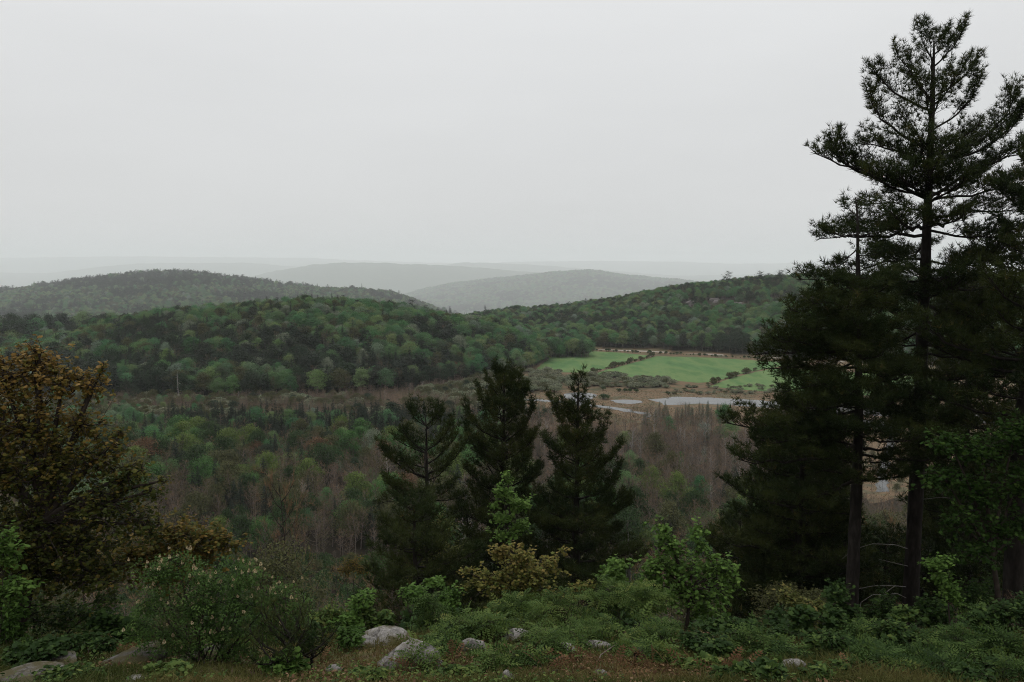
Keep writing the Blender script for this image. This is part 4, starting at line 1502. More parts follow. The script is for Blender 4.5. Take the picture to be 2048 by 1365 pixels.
dead = [DB([(1822, 1100, 0), (1790, 1090, -.3), (1745, 1088, -.7), (1705, 1100, -1.0), (1685, 1118, -1.2)]), DB([(1826, 1135, 0), (1795, 1128, -.4), (1755, 1118, -.9)]),
        DB([(1820, 1175, 0), (1790, 1172, -.4), (1745, 1172, -.9), (1700, 1182, -1.3)]), DB([(1790, 1172, -.4), (1765, 1190, -.7), (1747, 1210, -.9)]),
        DB([(1820, 1200, 0), (1795, 1188, -.4), (1745, 1190, -.8), (1722, 1205, -1.0), (1720, 1218, -1.1)]), DB([(1838, 1000, 0), (1880, 995, -.3), (1915, 998, -.6)])]
make_pine('white_pine', big_trunk, .265, big_limbs, 'tallest white pine, its open crown rising far above the horizon', 902, 1.08, 1.0, .165, dead)

# second pine, its thin top below the first one's boughs
YS = 22.0
rs = np.random.default_rng(911)
B = lambda *a, **k: px_limb(YS, *a, **k)
tr2 = [P3(1700, 1270, YS), P3(1710, 1050, YS), P3(1718, 830, YS), P3(1716, 600, YS), P3(1711, 395, YS)]
l2 = [B((1711, 430), (1690, 400)), B((1712, 440), (1735, 405), dy=.3), B((1712, 470), (1650, 455), dy=-.4), B((1712, 470), (1780, 450), dy=.4), B((1712, 500), (1668, 525), dy=.3),
      B((1712, 510), (1760, 500), dy=-.5), B((1714, 560), (1602, 552), (1660, 562), dy=-.3), B((1714, 580), (1620, 600), dy=-1.0), B((1715, 655), (1590, 640), (1655, 650), dy=.5), B((1716, 735), (1530, 730), (1630, 735), dy=.3), B((1717, 790), (1598, 796), (1655, 795), dy=.7), B((1717, 850), (1520, 872), (1610, 866), dy=.6), B((1717, 690), (1560, 690), dy=1.3), B((1714, 555), (1800, 545), dy=-.9),
      B((1715, 620), (1580, 612), (1650, 632), dy=-.4), B((1715, 640), (1600, 650), dy=-1.4), B((1716, 700), (1510, 702), (1610, 705), dy=-.3), B((1716, 690), (1545, 668), (1630, 690), dy=-1.0),
      B((1716, 720), (1560, 745), dy=.6), B((1717, 770), (1572, 776), (1640, 772), dy=-.8), B((1718, 845), (1452, 838), (1590, 862), dy=-.5), B((1718, 800), (1606, 806), dy=-1.5),
      B((1718, 850), (1520, 872), dy=-1.0), B((1716, 900), (1560, 905), (1650, 880), dy=.4), B((1716, 890), (1480, 912), dy=-1.2), B((1716, 930), (1800, 945), (1760, 925), dy=-.8),
      B((1717, 860), (1790, 850), dy=-1.0), B((1714, 960), (1540, 1000), dy=-.8), B((1716, 640), (1830, 650), dy=-1.0), B((1716, 740), (1820, 740), dy=-1.2)]
l2 += auto_limbs(P3(1714, 985, YS), P3(1714, 560, YS), 2.0, rs, .02, .62, 5, (.02, .35), .22)
l2 += [B((1716, v_), (1716 + du, v_ + dv), dy=-1.7) for v_, du, dv in [(560, 20, 12), (600, -25, 10), (640, 25, 8), (685, -20, 12), (725, 22, 10), (765, -15, 12), (800, 30, 10), (845, -30, 8)]]
make_pine('white_pine', tr2, .19, l2, 'second white pine, its boughs reaching left over the river and fields', 912, 1.08, 1.1, .17)

YP = 21.0
rp = np.random.default_rng(921)
t3 = [P3(2020, 1270, YP), P3(2040, 900, YP), P3(2085, 500, YP), P3(2105, 290, YP)]
make_pine('white_pine', t3, .27, auto_limbs(t3[0], t3[-1], 3.4, rp, .32, .5, 5, (.05, .6), .5), 'dark white pine cut by the right edge of the picture', 922, .85, 1.0, .19)
YQ = 29.0
t4 = [P3(1900, 1260, YQ), P3(1935, 800, YQ), P3(1975, 465, YQ)]
make_pine('white_pine', t4, .24, auto_limbs(t4[0], t4[-1], 3.0, rp, .28, .5, 5, (.0, .55), .5), 'shaded white pine behind the tallest pine, on its right', 923, .75, 1.0, .20)
t5 = [P3(1585, 1270, 25.5), P3(1600, 1050, 25.5), P3(1612, 800, 25.5)]
make_pine('white_pine', t5, .17, auto_limbs(t5[0], t5[-1], 2.6, rp, .12, .45, 6, (-.05, .5), .45), 'low dark pine under the boughs of the second pine', 924, .8, 1.05, .20)
t6 = [P3(1530, 1290, 27.5), P3(1535, 1100, 27.5), P3(1540, 925, 27.5)]
make_pine('white_pine', t6, .13, auto_limbs(t6[0], t6[-1], 1.9, rp, .08, .42, 6, (-.05, .5), .5), 'small bushy pine at the left foot of the tall pine group', 925, .8, 1.0, .20)

# the three pines in the middle and the wide low one before them
rc = np.random.default_rng(931)
YA = 28.0


def mid_pine(top, base, Y, Lmax, label, seed, low=.08, per=5, whorl=.45, prof=.72, rise=(.05, .95), rb_=.15, dens=1.1, tuft=.17, extra=(), crown_top=None):
    b, t = P3(base[0], base[1], Y), P3(top[0], top[1] + 20, Y)
    b[2] = min(b[2], float(ground(b[0], Y)))
    ct = t if crown_top is None else P3(top[0], crown_top, Y)
    r = np.random.default_rng(seed)
    lm = auto_limbs(b, ct, Lmax, r, low, whorl, per, rise, prof) + list(extra)
    return make_pine('white_pine', [b, (b + t) / 2, t], rb_, lm, label, seed + 1, dens, 1.0, tuft, group='pines in the middle of the lookout')


E = lambda Y, rows: [px_limb(Y, *q[:2], mid=q[2], dy=q[3]) for q in rows]
mid_pine((850, 812), (858, 1230), 27.0, 2.4, 'leftmost of the three central pines, with separate layered boughs', 941, .10, 4, .80, .42, (.12, .9), .15, 1.0,
         extra=E(27.0, [((851, 850), (826, 815), None, .1), ((851, 860), (884, 822), None, -.1), ((852, 905), (790, 870), None, -.2), ((852, 935), (772, 905), (812, 925), .2), ((853, 930), (915, 860), (885, 905), .1),
                        ((853, 950), (938, 868), (898, 925), -.2), ((854, 985), (778, 962), None, -.4), ((855, 1010), (760, 1000), (805, 1000), .2), ((855, 1000), (930, 985), None, -.2)]))
mid_pine((1010, 730), (1000, 1240), 28.5, 2.5, 'central pine with a dense pointed crown, between the other two', 951, .10, 5, .52, .60, (.15, 1.1), .18, 1.12,
         extra=E(28.5, [((1010, 790), (992, 738), None, .1), ((1010, 795), (1030, 742), None, -.1), ((1010, 840), (958, 775), (975, 820), .1), ((1010, 845), (1052, 770), (1038, 815), -.1), ((1009, 880), (935, 805), (955, 855), -.2),
                        ((1009, 885), (1066, 800), (1050, 850), .2), ((1008, 925), (932, 850), (955, 900), .2), ((1008, 920), (1070, 860), (1050, 895), -.2)]))
mid_pine((1156, 735), (1150, 1240), 27.0, 3.1, 'rightmost central pine with a thin bare leader and wide lower boughs', 961, .08, 6, .55, .85, (.0, .9), .18, 1.12, crown_top=815,
         extra=E(27.0, [((1157, 850), (1100, 790), (1122, 825), .1), ((1157, 835), (1214, 828), (1185, 838), -.1), ((1156, 880), (1112, 812), (1128, 855), -.2), ((1156, 900), (1208, 845), (1192, 885), .2), ((1155, 925), (1090, 870), (1115, 905), .2),
                        ((1155, 950), (1238, 885), (1208, 930), -.1), ((1154, 1000), (1240, 925), (1205, 980), .3), ((1153, 1045), (1262, 1000), (1212, 1032), -.3), ((1153, 1040), (1060, 985), (1100, 1025), .1),
                        ((1157, 800), (1146, 772), None, .1), ((1157, 805), (1168, 775), None, -.1), ((1157, 775), (1150, 750), None, .1), ((1157, 770), (1163, 745), None, -.1), ((1157, 835), (1130, 800), None, -.3), ((1157, 840), (1186, 805), None, .3)]))
mid_pine((830, 985), (835, 1270), 23.0, 2.3, 'wide low pine with dark drooping boughs before the central pines', 971, .05, 6, .42, .50, (-.1, .55), .12, .85, .18)
mid_pine((1205, 1010), (1205, 1260), 30.0, 1.9, 'dim pine at the right foot of the central pines', 975, .05, 6, .45, .5, (-.1, .5), .12, .55, .2)
mid_pine((935, 1010), (935, 1260), 31.0, 1.9, 'dim pine between the low pine and the central pine', 979, .05, 6, .45, .5, (-.1, .5), .12, .55, .2)
# dark pines standing lower on the slope behind the tall ones
for i, (u, v, Y, L, lab) in enumerate([(1480, 1035, 31, 2.0, 'dark pine low on the slope, left end of the tall pine group'), (1660, 960, 33, 2.4, 'dark pine low on the slope left of the second pine trunk'),
                                       (1775, 1075, 32, 1.9, 'low dark pine seen between the two tall pine trunks'), (1880, 960, 33, 2.4, 'dark pine low on the slope right of the tallest trunk'),
                                       (1975, 900, 31, 2.6, 'dark pine low on the slope near the right edge'), (1635, 890, 28, 2.4, 'dark pine in the shade left of the second trunk'), (1690, 1060, 27, 1.9, 'small dark pine hiding the second pine foot'),
                                       (1945, 1030, 27, 2.2, 'small dark pine between the right corner trunks'), (1560, 1060, 26, 1.9, 'small dark pine behind the olive oak'), (1850, 1110, 28, 1.6, 'small dark pine behind the tallest pine foot')]):
    t = P3(u, v, Y); b = on_ground(u, Y); b[0] = t[0]
    r = np.random.default_rng(3300 + i)
    make_pine('white_pine', [b, (b + t) / 2, t], .14, auto_limbs(b, t, L, r, .04, .45, 6, (-.08, .6), .45), lab, 3320 + i, .66, 1.1, .22, group='dark pines on the slope')


# ------------------------------------------------------------------ the lookout: leafy trees and shrubs
def blob(u, v, ru, rv, Y, ry=None):
    k = Y / F * 1.03
    return (P3(u, v, Y), np.array([ru * k, (ry if ry is not None else ru * .8) * k, rv * k]))


def leafy(name, base, blobs, label, cat, seed, leafT, leafm, n_tip, per_tip, leaf, bark='dark_twig', trunk_r=.05, stems=1, tint_fn=None, spread=.12, droop=.3,
          flowers=0, group=None, shell=.25, extra_bark=None):
    """a tree or shrub whose crown fills the given lumps; leaves sit on twigs that hang on limbs"""
    r = np.random.default_rng(seed)
    base = np.asarray(base, float)
    o = thing(name, base, label, cat, group)
    gt, gl = Geo(), Geo()
    C = np.array([b[0] for b in blobs]); RD = np.array([b[1] for b in blobs])
    vol = np.prod(RD, 1) ** .8
    # stems: from the base towards the lumps
    Zv = np.array([0, 0, 1.0])
    top = C[:, 2].max()
    if stems == 1:
        hub = np.array([C[:, 0].mean() * .6 + base[0] * .4, C[:, 1].mean(), base[2] + (top - base[2]) * .42])
        hubs = np.repeat(hub[None], len(C), 0)
        K = 8
        tl = bez([base - Zv * .2], [(base + hub) / 2 + r.normal(size=3) * .06], [hub], K)
        gt.add(*tubes(tl, np.linspace(trunk_r * 1.15, trunk_r * .75, K)[None], 7))
    else:
        hubs = base + r.normal(size=(len(C), 3)) * np.array([.12, .12, 0]) - Zv * .1
    ctrl = hubs * .45 + C * .55 + Zv * (.10 * (C[:, 2] - hubs[:, 2]))[:, None] + r.normal(size=C.shape) * .06
    lb = bez(hubs, ctrl, C, 7)
    gt.add(*tubes(lb, np.linspace(trunk_r * (.62 if stems == 1 else .5), trunk_r * .2, 7)[None].repeat(len(C), 0), 5))
    # sub nodes and twig tips
    tips, nodes_ = [], []
    for c, rd, w in zip(C, RD, vol / vol.sum()):
        n = max(4, int(n_tip * w))
        m = max(3, n // 7)
        nd = c + rand_dirs(m, r) * rd * (.25 + .45 * r.random(m))[:, None]
        cl = bez(np.repeat(c[None], m, 0), (c + nd) / 2 - Zv * .02, nd, 4)
        gt.add(*tubes(cl, np.linspace(trunk_r * .17, trunk_r * .08, 4)[None].repeat(m, 0), 4))
        d = rand_dirs(n, r)
        tp = c + d * rd * ((shell + (1.05 - shell) * r.random(n) ** .7) * (1 + .32 * r.normal(size=n)))[:, None]
        k = np.argmin(((tp[:, None] - nd[None]) ** 2).sum(-1), 1)
        q0 = nd[k]
        tw = bez(q0, (q0 + tp) / 2 + Zv * .03, tp, 4)
        gt.add(*tubes(tw, np.linspace(trunk_r * .075 + .002, .0018, 4)[None].repeat(n, 0), 3))
        tips.append(tp); nodes_.append(norm(tp - q0))
    tips = np.concatenate(tips); td = np.concatenate(nodes_)
    N = len(tips) * per_tip
    k = np.repeat(np.arange(len(tips)), per_tip)
    a = (np.tile(np.arange(per_tip), len(tips)) / per_tip + r.random(len(tips))[k]) * 6.283
    side = np.stack([np.cos(a), np.sin(a), np.zeros(N)], -1)
    fw = norm(side + td[k] * .55 + Zv * (r.normal(size=N) * .22 - droop + .12)[:, None])
    pos = tips[k] - td[k] * (spread * r.random(N))[:, None] + r.normal(size=(N, 3)) * spread * .35
    up = norm(Zv + r.normal(size=(N, 3)) * .55)
    V, Fq = scatter(*leafT, pos, frames(fw, up), leaf * (.6 + .65 * r.random(N)))
    tb = tint_fn(tips) if tint_fn else np.full(len(tips), .45)
    tint = np.clip(tb[k] + r.normal(size=N) * .16 + (r.normal(size=len(tips)) * .10)[k], 0, 1)
    gl.add(V, Fq, 0, tint.repeat(len(leafT[0])))
    link('stems' if stems > 1 else 'trunk', gt.mesh('stems', [M[bark]], False, base), o)
    link('leaves', gl.mesh('leaves', [M[leafm]], False, base), o)
    if flowers:
        fm = flower_mesh()
        order = np.argsort(-tips[:, 2] * .35 - r.random(len(tips)) * 1.5 + .6 * (tips[:, 1] - tips[:, 1].mean()))[:flowers]
        for q in order:
            f = link('flower_cluster', fm, o, tips[q] + Zv * .085 - base)
            s = .34 + .28 * r.random()
            f.scale = (s, s, s * (.9 + .3 * r.random())); f.rotation_euler = (r.normal() * .25, r.normal() * .25, r.random() * 6)
    return o


_fm = []


def flower_mesh():
    """a small cone of cream florets"""
    if not _fm:
        r = np.random.default_rng(5)
        n = 130
        z = r.random(n) ** 1.2 * .075
        a = r.random(n) * 6.28; rad = (.032 * (1 - (z / .08) ** 1.5) + .003) * r.random(n) ** .4
        p = np.stack([np.cos(a) * rad, np.sin(a) * rad, z], -1)
        V, Fq = scatter(*QUAD, p, frames(norm(p - (0, 0, .03) + r.normal(size=(n, 3)) * .01), rand_dirs(n, r)), np.full(n, .017))
        g = Geo(); g.add(V, Fq, 0, r.random(n).repeat(4))
        _fm.append(g.mesh('flower_cluster', [M['flower']]))
    return _fm[0]


# the big bronze tree on the left
YO = 14.0
ob = [blob(*b, YO) for b in [(70, 735, 62, 52), (78, 700, 26, 24), (5, 760, 70, 56), (128, 762, 55, 42), (180, 775, 34, 34), (205, 738, 18, 24), (170, 850, 56, 46), (60, 850, 90, 70), (-50, 850, 90, 90), (0, 950, 90, 80),
                             (110, 930, 95, 72), (200, 915, 58, 46), (236, 880, 22, 34), (255, 950, 52, 44), (300, 985, 30, 26), (325, 962, 18, 16), (215, 1015, 84, 60), (60, 1050, 110, 70), (150, 1090, 90, 60), (-40, 1080, 90, 80), (290, 1050, 50, 40), (80, 1135, 110, 56), (190, 1150, 80, 44), (-20, 1180, 90, 70)]]
zt = P3(70, 680, YO)[2]
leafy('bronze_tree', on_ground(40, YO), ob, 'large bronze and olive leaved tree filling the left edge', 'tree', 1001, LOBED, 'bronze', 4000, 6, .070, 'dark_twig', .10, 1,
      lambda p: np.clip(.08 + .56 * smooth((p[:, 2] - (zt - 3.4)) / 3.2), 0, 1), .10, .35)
leafy('bronze_shrub', on_ground(390, 15.5), [blob(*b, 15.5) for b in [(350, 1065, 55, 36), (420, 1080, 50, 36), (455, 1085, 28, 26), (370, 1115, 60, 36), (300, 1100, 50, 40), (330, 1150, 60, 30), (250, 1120, 60, 50)]],
      'dull bronze leaved shrub spreading right below the bronze tree', 'shrub', 1011, LOBED, 'bronze', 900, 6, .072, 'dark_twig', .04, 4, lambda p: np.full(len(p), .42), .1, .3)
leafy('green_sapling', on_ground(20, 12.5), [blob(*b, 12.5) for b in [(8, 1085, 34, 26), (15, 1115, 30, 22), (40, 1170, 34, 18), (0, 1190, 40, 26)]],
      'bright green sapling at the far left edge under the bronze tree', 'sapling', 1012, OVAL, 'fresh_green', 150, 6, .10, 'dark_twig', .02, 3)
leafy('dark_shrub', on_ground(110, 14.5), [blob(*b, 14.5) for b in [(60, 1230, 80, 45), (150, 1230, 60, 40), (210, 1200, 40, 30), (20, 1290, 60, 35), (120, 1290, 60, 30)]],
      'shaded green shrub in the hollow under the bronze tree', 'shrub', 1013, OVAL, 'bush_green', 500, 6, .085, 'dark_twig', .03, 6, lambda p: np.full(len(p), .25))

# flowering elder
YE = 11.0
leafy('elder_bush', on_ground(430, YE), [blob(*b, YE) for b in [(318, 1150, 46, 34), (350, 1125, 34, 22), (300, 1205, 46, 30), (280, 1250, 30, 26), (410, 1165, 60, 36), (490, 1150, 40, 32), (395, 1215, 66, 36), (480, 1200, 60, 36), (555, 1195, 46, 34),
                                                            (590, 1215, 26, 28), (330, 1265, 56, 34), (440, 1260, 70, 36), (540, 1250, 50, 34), (370, 1300, 50, 26), (480, 1300, 46, 26)]],
      'elder bush covered in small cream flower cones on the lookout', 'bush', 1021, ELDERLEAF, 'elder_green', 760, 5, .135, 'dark_twig', .028, 9, None, .08, .28, flowers=130)

# maples and saplings in the middle
leafy('bronze_maple', on_ground(1030, 17), [blob(*b, 17) for b in [(1000, 1102, 26, 20), (1040, 1120, 40, 24), (1065, 1150, 52, 30), (1012, 1165, 50, 32), (1105, 1120, 24, 12), (1128, 1100, 14, 9), (960, 1160, 34, 20), (930, 1142, 16, 12), (1085, 1195, 50, 28), (1030, 1205, 56, 26)]],
      'small bronze and yellow maple in front of the central pines', 'tree', 1031, LOBED, 'bronze_maple', 760, 6, .075, 'dark_twig', .035, 1, lambda p: np.clip(.2 + .5 * (p[:, 2] - p[:, 2].min()) / np.ptp(p[:, 2]), 0, 1), .1, .3)
leafy('green_sapling', on_ground(1028, 21), [blob(*b, 21) for b in [(1016, 955, 12, 16), (1008, 985, 26, 14), (1038, 1008, 26, 16), (1005, 1035, 26, 12), (1042, 1050, 22, 14), (1010, 1068, 26, 12), (985, 1010, 12, 8)]],
      'slim bright green sapling rising between the central pines', 'sapling', 1032, LOBED, 'fresh_green', 300, 6, .085, 'dark_twig', .03, 1, lambda p: np.full(len(p), .6), .1, .3, shell=.2)
leafy('green_maple', on_ground(1360, 16), [blob(*b, 16) for b in [(1330, 1062, 26, 26), (1345, 1092, 38, 26), (1395, 1062, 20, 22), (1315, 1130, 40, 28), (1362, 1140, 52, 32), (1402, 1092, 22, 20), (1425, 1130, 34, 26), (1455, 1140, 26, 26), (1462, 1165, 22, 20), (1300, 1165, 34, 28),
                                                               (1355, 1185, 56, 30), (1420, 1190, 44, 26), (1410, 1225, 40, 20)]],
      'fresh green young maple left of the tall pine group', 'tree', 1033, LOBED, 'fresh_green', 820, 5, .078, 'dark_twig', .04, 1, lambda p: np.full(len(p), .48), .1, .3)
leafy('rusty_sapling', on_ground(1150, 16.5), [blob(*b, 16.5) for b in [(1160, 1175, 24, 10), (1145, 1190, 18, 8), (1178, 1168, 12, 7)]], 'tiny rust leaved sapling right of the bronze maple', 'sapling', 1034, LOBED, 'bronze_maple', 60, 5, .06, 'dark_twig', .015, 1)
leafy('olive_oak', on_ground(1600, 17.5), [blob(*b, 17.5) for b in [(1570, 1188, 22, 14), (1590, 1205, 24, 18), (1615, 1222, 26, 24), (1600, 1250, 26, 16), (1635, 1205, 12, 12), (1580, 1262, 20, 10)]],
      'small olive leaved oak before the dark pine trunks', 'tree', 1035, OVAL, 'olive_leaf', 300, 6, .085, 'dark_twig', .025, 1)
leafy('green_sapling', on_ground(1890, 17), [blob(*b, 17) for b in [(1868, 1128, 22, 14), (1892, 1122, 20, 16), (1885, 1158, 24, 16), (1900, 1185, 22, 16), (1915, 1200, 14, 10)]],
      'bright green sapling right of the tallest pine trunk', 'sapling', 1036, LOBED, 'fresh_green', 200, 6, .07, 'dark_twig', .02, 1)
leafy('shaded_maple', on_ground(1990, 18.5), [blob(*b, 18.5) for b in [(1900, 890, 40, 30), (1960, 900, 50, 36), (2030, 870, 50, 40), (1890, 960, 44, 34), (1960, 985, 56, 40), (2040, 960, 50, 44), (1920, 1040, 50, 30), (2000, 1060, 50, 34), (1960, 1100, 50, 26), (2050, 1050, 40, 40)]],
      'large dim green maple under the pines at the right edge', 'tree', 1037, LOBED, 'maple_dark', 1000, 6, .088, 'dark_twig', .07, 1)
leafy('bronze_tree', on_ground(880, 24), [blob(*b, 24) for b in [(885, 1050, 36, 30), (860, 1090, 44, 34), (905, 1110, 36, 28), (850, 1140, 44, 26), (890, 1160, 40, 24)]],
      'thin brownish leaved tree between the central pines and the low pine', 'tree', 1038, OVAL, 'olive_leaf', 330, 5, .10, 'dark_twig', .04, 1, lambda p: np.full(len(p), .35))

GREENS = [
    (1665, 1205, 44, 44, 18.0, 'o', 'tall dark bush left of the second pine foot'), (1762, 1225, 36, 36, 19.0, 'o', 'dark bush between the two tall pine feet'),
    (1862, 1215, 36, 40, 18.5, 'o', 'dark bush just right of the tallest pine foot'), (1950, 1190, 40, 44, 18.5, 'o', 'tall dark bush under the dim green maple'),
    (1235, 1148, 30, 34, 16.5, 'o', 'upright green sapling left of the green maple'), (905, 1195, 24, 30, 16.5, 'o', 'upright green sapling left of the bronze maple'),
    (250, 1250, 40, 34, 13.5, 'o', 'dark leafy bush left of the elder under the bronze tree'), (180, 1290, 50, 24, 13.0, 'o', 'dark low bush above the mossy granite ledge'),
    (60, 1310, 60, 24, 12.4, 'o', 'dark low bush in the lower left corner'), (20, 1240, 50, 40, 13, 'o', 'dark bush at the left edge below the green sapling'),
    (330, 1340, 40, 14, 10.6, 'o', 'low green plant between the ledge and the elder stems'), (160, 1345, 50, 12, 10.6, 'o', 'low green plant before the dim rock ledge'),
    (560, 1330, 40, 22, 10.8, 'o', 'green plant at the foot of the pine sapling'), (690, 1275, 34, 20, 13.8, 'o', 'small dark bush left of the granite slab'),
    (1400, 1325, 36, 16, 11.9, 'o', 'low mixed green plant in the litter below the green maple'), (1460, 1340, 30, 14, 11.4, 'o', 'low green plant near the small round boulder'),
    (1540, 1345, 34, 14, 11.3, 'o', 'low green plant before the larger round boulder'), (1630, 1350, 34, 14, 11.2, 'o', 'low green plant right of the larger round boulder'),
    (1600, 1310, 34, 18, 13.2, 'p', 'small feathery plant behind the larger round boulder'), (1690, 1285, 40, 28, 14.2, 'o', 'dark bush before the second pine trunk'),
    (1480, 1262, 44, 26, 15.5, 'o', 'dark bush at the foot of the bushy pine'), (1560, 1262, 44, 28, 16, 'o', 'dark bush under the olive oak'), (1640, 1262, 40, 30, 16, 'o', 'dark bush left of the second pine trunk'),
    (1780, 1310, 40, 24, 12.3, 'p', 'dark feathery shrub before the tallest pine foot'), (1840, 1320, 44, 24, 12.2, 'p', 'dense feathery shrub below the tallest pine foot'),
    (1920, 1315, 44, 26, 12.2, 'p', 'dense feathery shrub before the right corner trunks'), (1990, 1250, 44, 30, 14.5, 'o', 'dark bush hiding the right corner trunks'), (2040, 1240, 40, 40, 15, 'o', 'dark bush at the right edge'),
    (880, 1290, 26, 18, 13.0, 'p', 'small feathery shrub touching the right end of the largest boulder'), (1140, 1275, 40, 18, 13.6, 'p', 'low feathery shrub over the flat rock'),
    (1340, 1300, 40, 20, 12.8, 'p', 'low feathery shrub right of the bent stem shrub'), (940, 1345, 40, 14, 11.2, 'o', 'low green plant left of the upright stone'),
    (880, 1352, 36, 12, 11.0, 'o', 'low green plant in front of the largest boulder'), (740, 1345, 40, 14, 11.2, 'o', 'low grassy plant between the flat stone and largest boulder'),
    (1060, 1320, 34, 16, 12.2, 'p', 'small feathery plant right of the upright stone'),  # (u, v of the crown, half width, half height, distance, kind, label)
    (722, 1205, 26, 34, 15.5, 'o', 'upright green sapling behind the flat rock slab'), (700, 1248, 40, 26, 15, 'o', 'leafy green bush just behind the flat rock slab'),
    (655, 1238, 36, 30, 15, 'o', 'rounded green bush right of the elder'), (762, 1238, 30, 26, 15.5, 'o', 'low green bush above the main boulder'),
    (832, 1190, 24, 28, 16, 'o', 'green sapling above and right of the main boulder'), (868, 1215, 30, 28, 15.5, 'p', 'feathery green shrub below the low pine'),
    (610, 1270, 40, 30, 13, 'o', 'dark green bush filling the gap right of the elder'), (872, 1163, 12, 9, 17, 'o', 'tiny pale sapling tip before the low pine'),
    (915, 1262, 34, 24, 13.5, 'p', 'feathery shrub right of the main boulder'), (965, 1252, 34, 26, 13.6, 'p', 'feathery rounded shrub above the grey rock'),
    (1000, 1208, 30, 20, 15.5, 'p', 'feathery shrub at the foot of the bronze maple'), (1046, 1208, 54, 34, 15, 'p', 'wide feathery shrub under the bronze maple'),
    (1110, 1238, 46, 24, 14.5, 'p', 'feathery shrub right of the bronze maple foot'), (1070, 1268, 30, 18, 13.4, 'p', 'small feathery shrub beside the yellow stained rock'),
    (845, 1315, 26, 18, 12.2, 'p', 'small feathery plant growing before the main boulder'), (990, 1318, 26, 20, 12.0, 'p', 'yellowish feathery plant left of the upright stone'),
    (1210, 1184, 56, 30, 15, 'p', 'dense feathery shrub left of the green maple'), (1275, 1198, 52, 36, 14.8, 'p', 'dense feathery shrub below the green maple'),
    (1185, 1250, 40, 24, 14, 'p', 'feathery shrub above the dead brown bracken'), (1310, 1262, 44, 28, 13.8, 'p', 'feathery shrub under the green maple foot'),
    (1255, 1290, 40, 18, 12.6, 'p', 'flat topped feathery shrub on bent stems'), (1100, 1290, 26, 16, 12.8, 'p', 'little feathery shrub on thin stems in the bracken'),
    (1380, 1275, 40, 30, 14, 'o', 'leafy bush between the green maple and the dark pines'), (1440, 1295, 30, 22, 13.5, 'o', 'small leafy bush left of the round dark boulder'),
    (1510, 1285, 40, 24, 14.5, 'p', 'feathery shrub behind the two round boulders'), (1650, 1290, 36, 24, 14, 'o', 'leafy bush right of the round boulders'),
    (1560, 1300, 30, 18, 13.8, 'o', 'low leafy bush between the round boulders and oak'),
    (1730, 1262, 34, 30, 13.5, 'p', 'tall feathery shrub before the second pine trunk'), (1785, 1268, 44, 30, 13.2, 'o', 'yellow green leafy shrub at the tallest pine foot'),
    (1850, 1278, 50, 28, 13, 'p', 'feathery shrub right of the tallest pine foot'), (1930, 1275, 46, 26, 13.2, 'p', 'feathery shrub near the right corner trunks'),
    (1965, 1232, 24, 14, 14.5, 'p', 'feathery sprig standing above the right corner shrubs'), (2020, 1290, 46, 30, 12.8, 'p', 'feathery shrub in the lower right corner'),
    (1885, 1335, 34, 20, 11.6, 'p', 'low feathery shrub at the bottom edge on the right'), (1960, 1340, 40, 20, 11.6, 'o', 'low dark shrub at the bottom edge near the right corner'),
    (1760, 1330, 36, 20, 11.8, 'p', 'low feathery shrub at the bottom edge under the tallest pine'), (2010, 1345, 40, 20, 11.2, 'p', 'last feathery shrub at the bottom right corner'),
    (1820, 1225, 30, 20, 16, 'o', 'sparse leafy shrub hiding the tallest pine foot'), (1690, 1335, 30, 16, 11.8, 'o', 'small yellow green plant at the bottom edge'),
]
for i, (u, v, ru, rv, Y, kd, lab) in enumerate(GREENS):
    r = np.random.default_rng(1100 + i)
    if v + rv > 1275:
        Y = min(Y, float(ground_px(u, min(v + rv, 1362))[1]))
    bl = [blob(u + r.normal() * ru * .45, v + r.normal() * rv * .4, ru * (.5 + .25 * r.random()), rv * (.5 + .2 * r.random()), Y + r.normal() * .25) for _ in range(4)]
    if kd == 'p': ru, rv = ru * .82, rv * .9
    size = ru * rv / 1000.0
    if kd == 'p':
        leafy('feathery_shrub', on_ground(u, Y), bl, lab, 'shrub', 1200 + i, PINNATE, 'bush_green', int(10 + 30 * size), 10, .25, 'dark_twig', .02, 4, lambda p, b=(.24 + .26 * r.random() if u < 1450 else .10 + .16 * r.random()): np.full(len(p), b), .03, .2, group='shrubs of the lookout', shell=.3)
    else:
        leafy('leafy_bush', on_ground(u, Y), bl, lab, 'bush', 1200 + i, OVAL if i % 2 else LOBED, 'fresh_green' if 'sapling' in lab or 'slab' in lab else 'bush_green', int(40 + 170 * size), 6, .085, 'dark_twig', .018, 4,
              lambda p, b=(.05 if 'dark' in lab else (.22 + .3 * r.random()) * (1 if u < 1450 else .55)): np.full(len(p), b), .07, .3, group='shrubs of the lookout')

# little pines on the lookout
for (u, v, Y, h, L, lab) in [(582, 1262, 10.3, 0, .55, 'small pine sapling with upright candles right of the elder'), (545, 1305, 10.0, 0, .4, 'tiny pine sapling at the elder foot'), (620, 1300, 10.6, 0, .4, 'tiny pine sapling left of the small flat stone')]:
    t = P3(u, v, Y); b = on_ground(u, Y); b[0] = t[0]
    r = np.random.default_rng(int(u))
    make_pine('pine_sapling', [b, (b + t) / 2, t], .018, auto_limbs(b, t, L, r, .1, .16, 4, (.5, 1.3), .5), lab, int(u) + 1, .9, .5, .085)


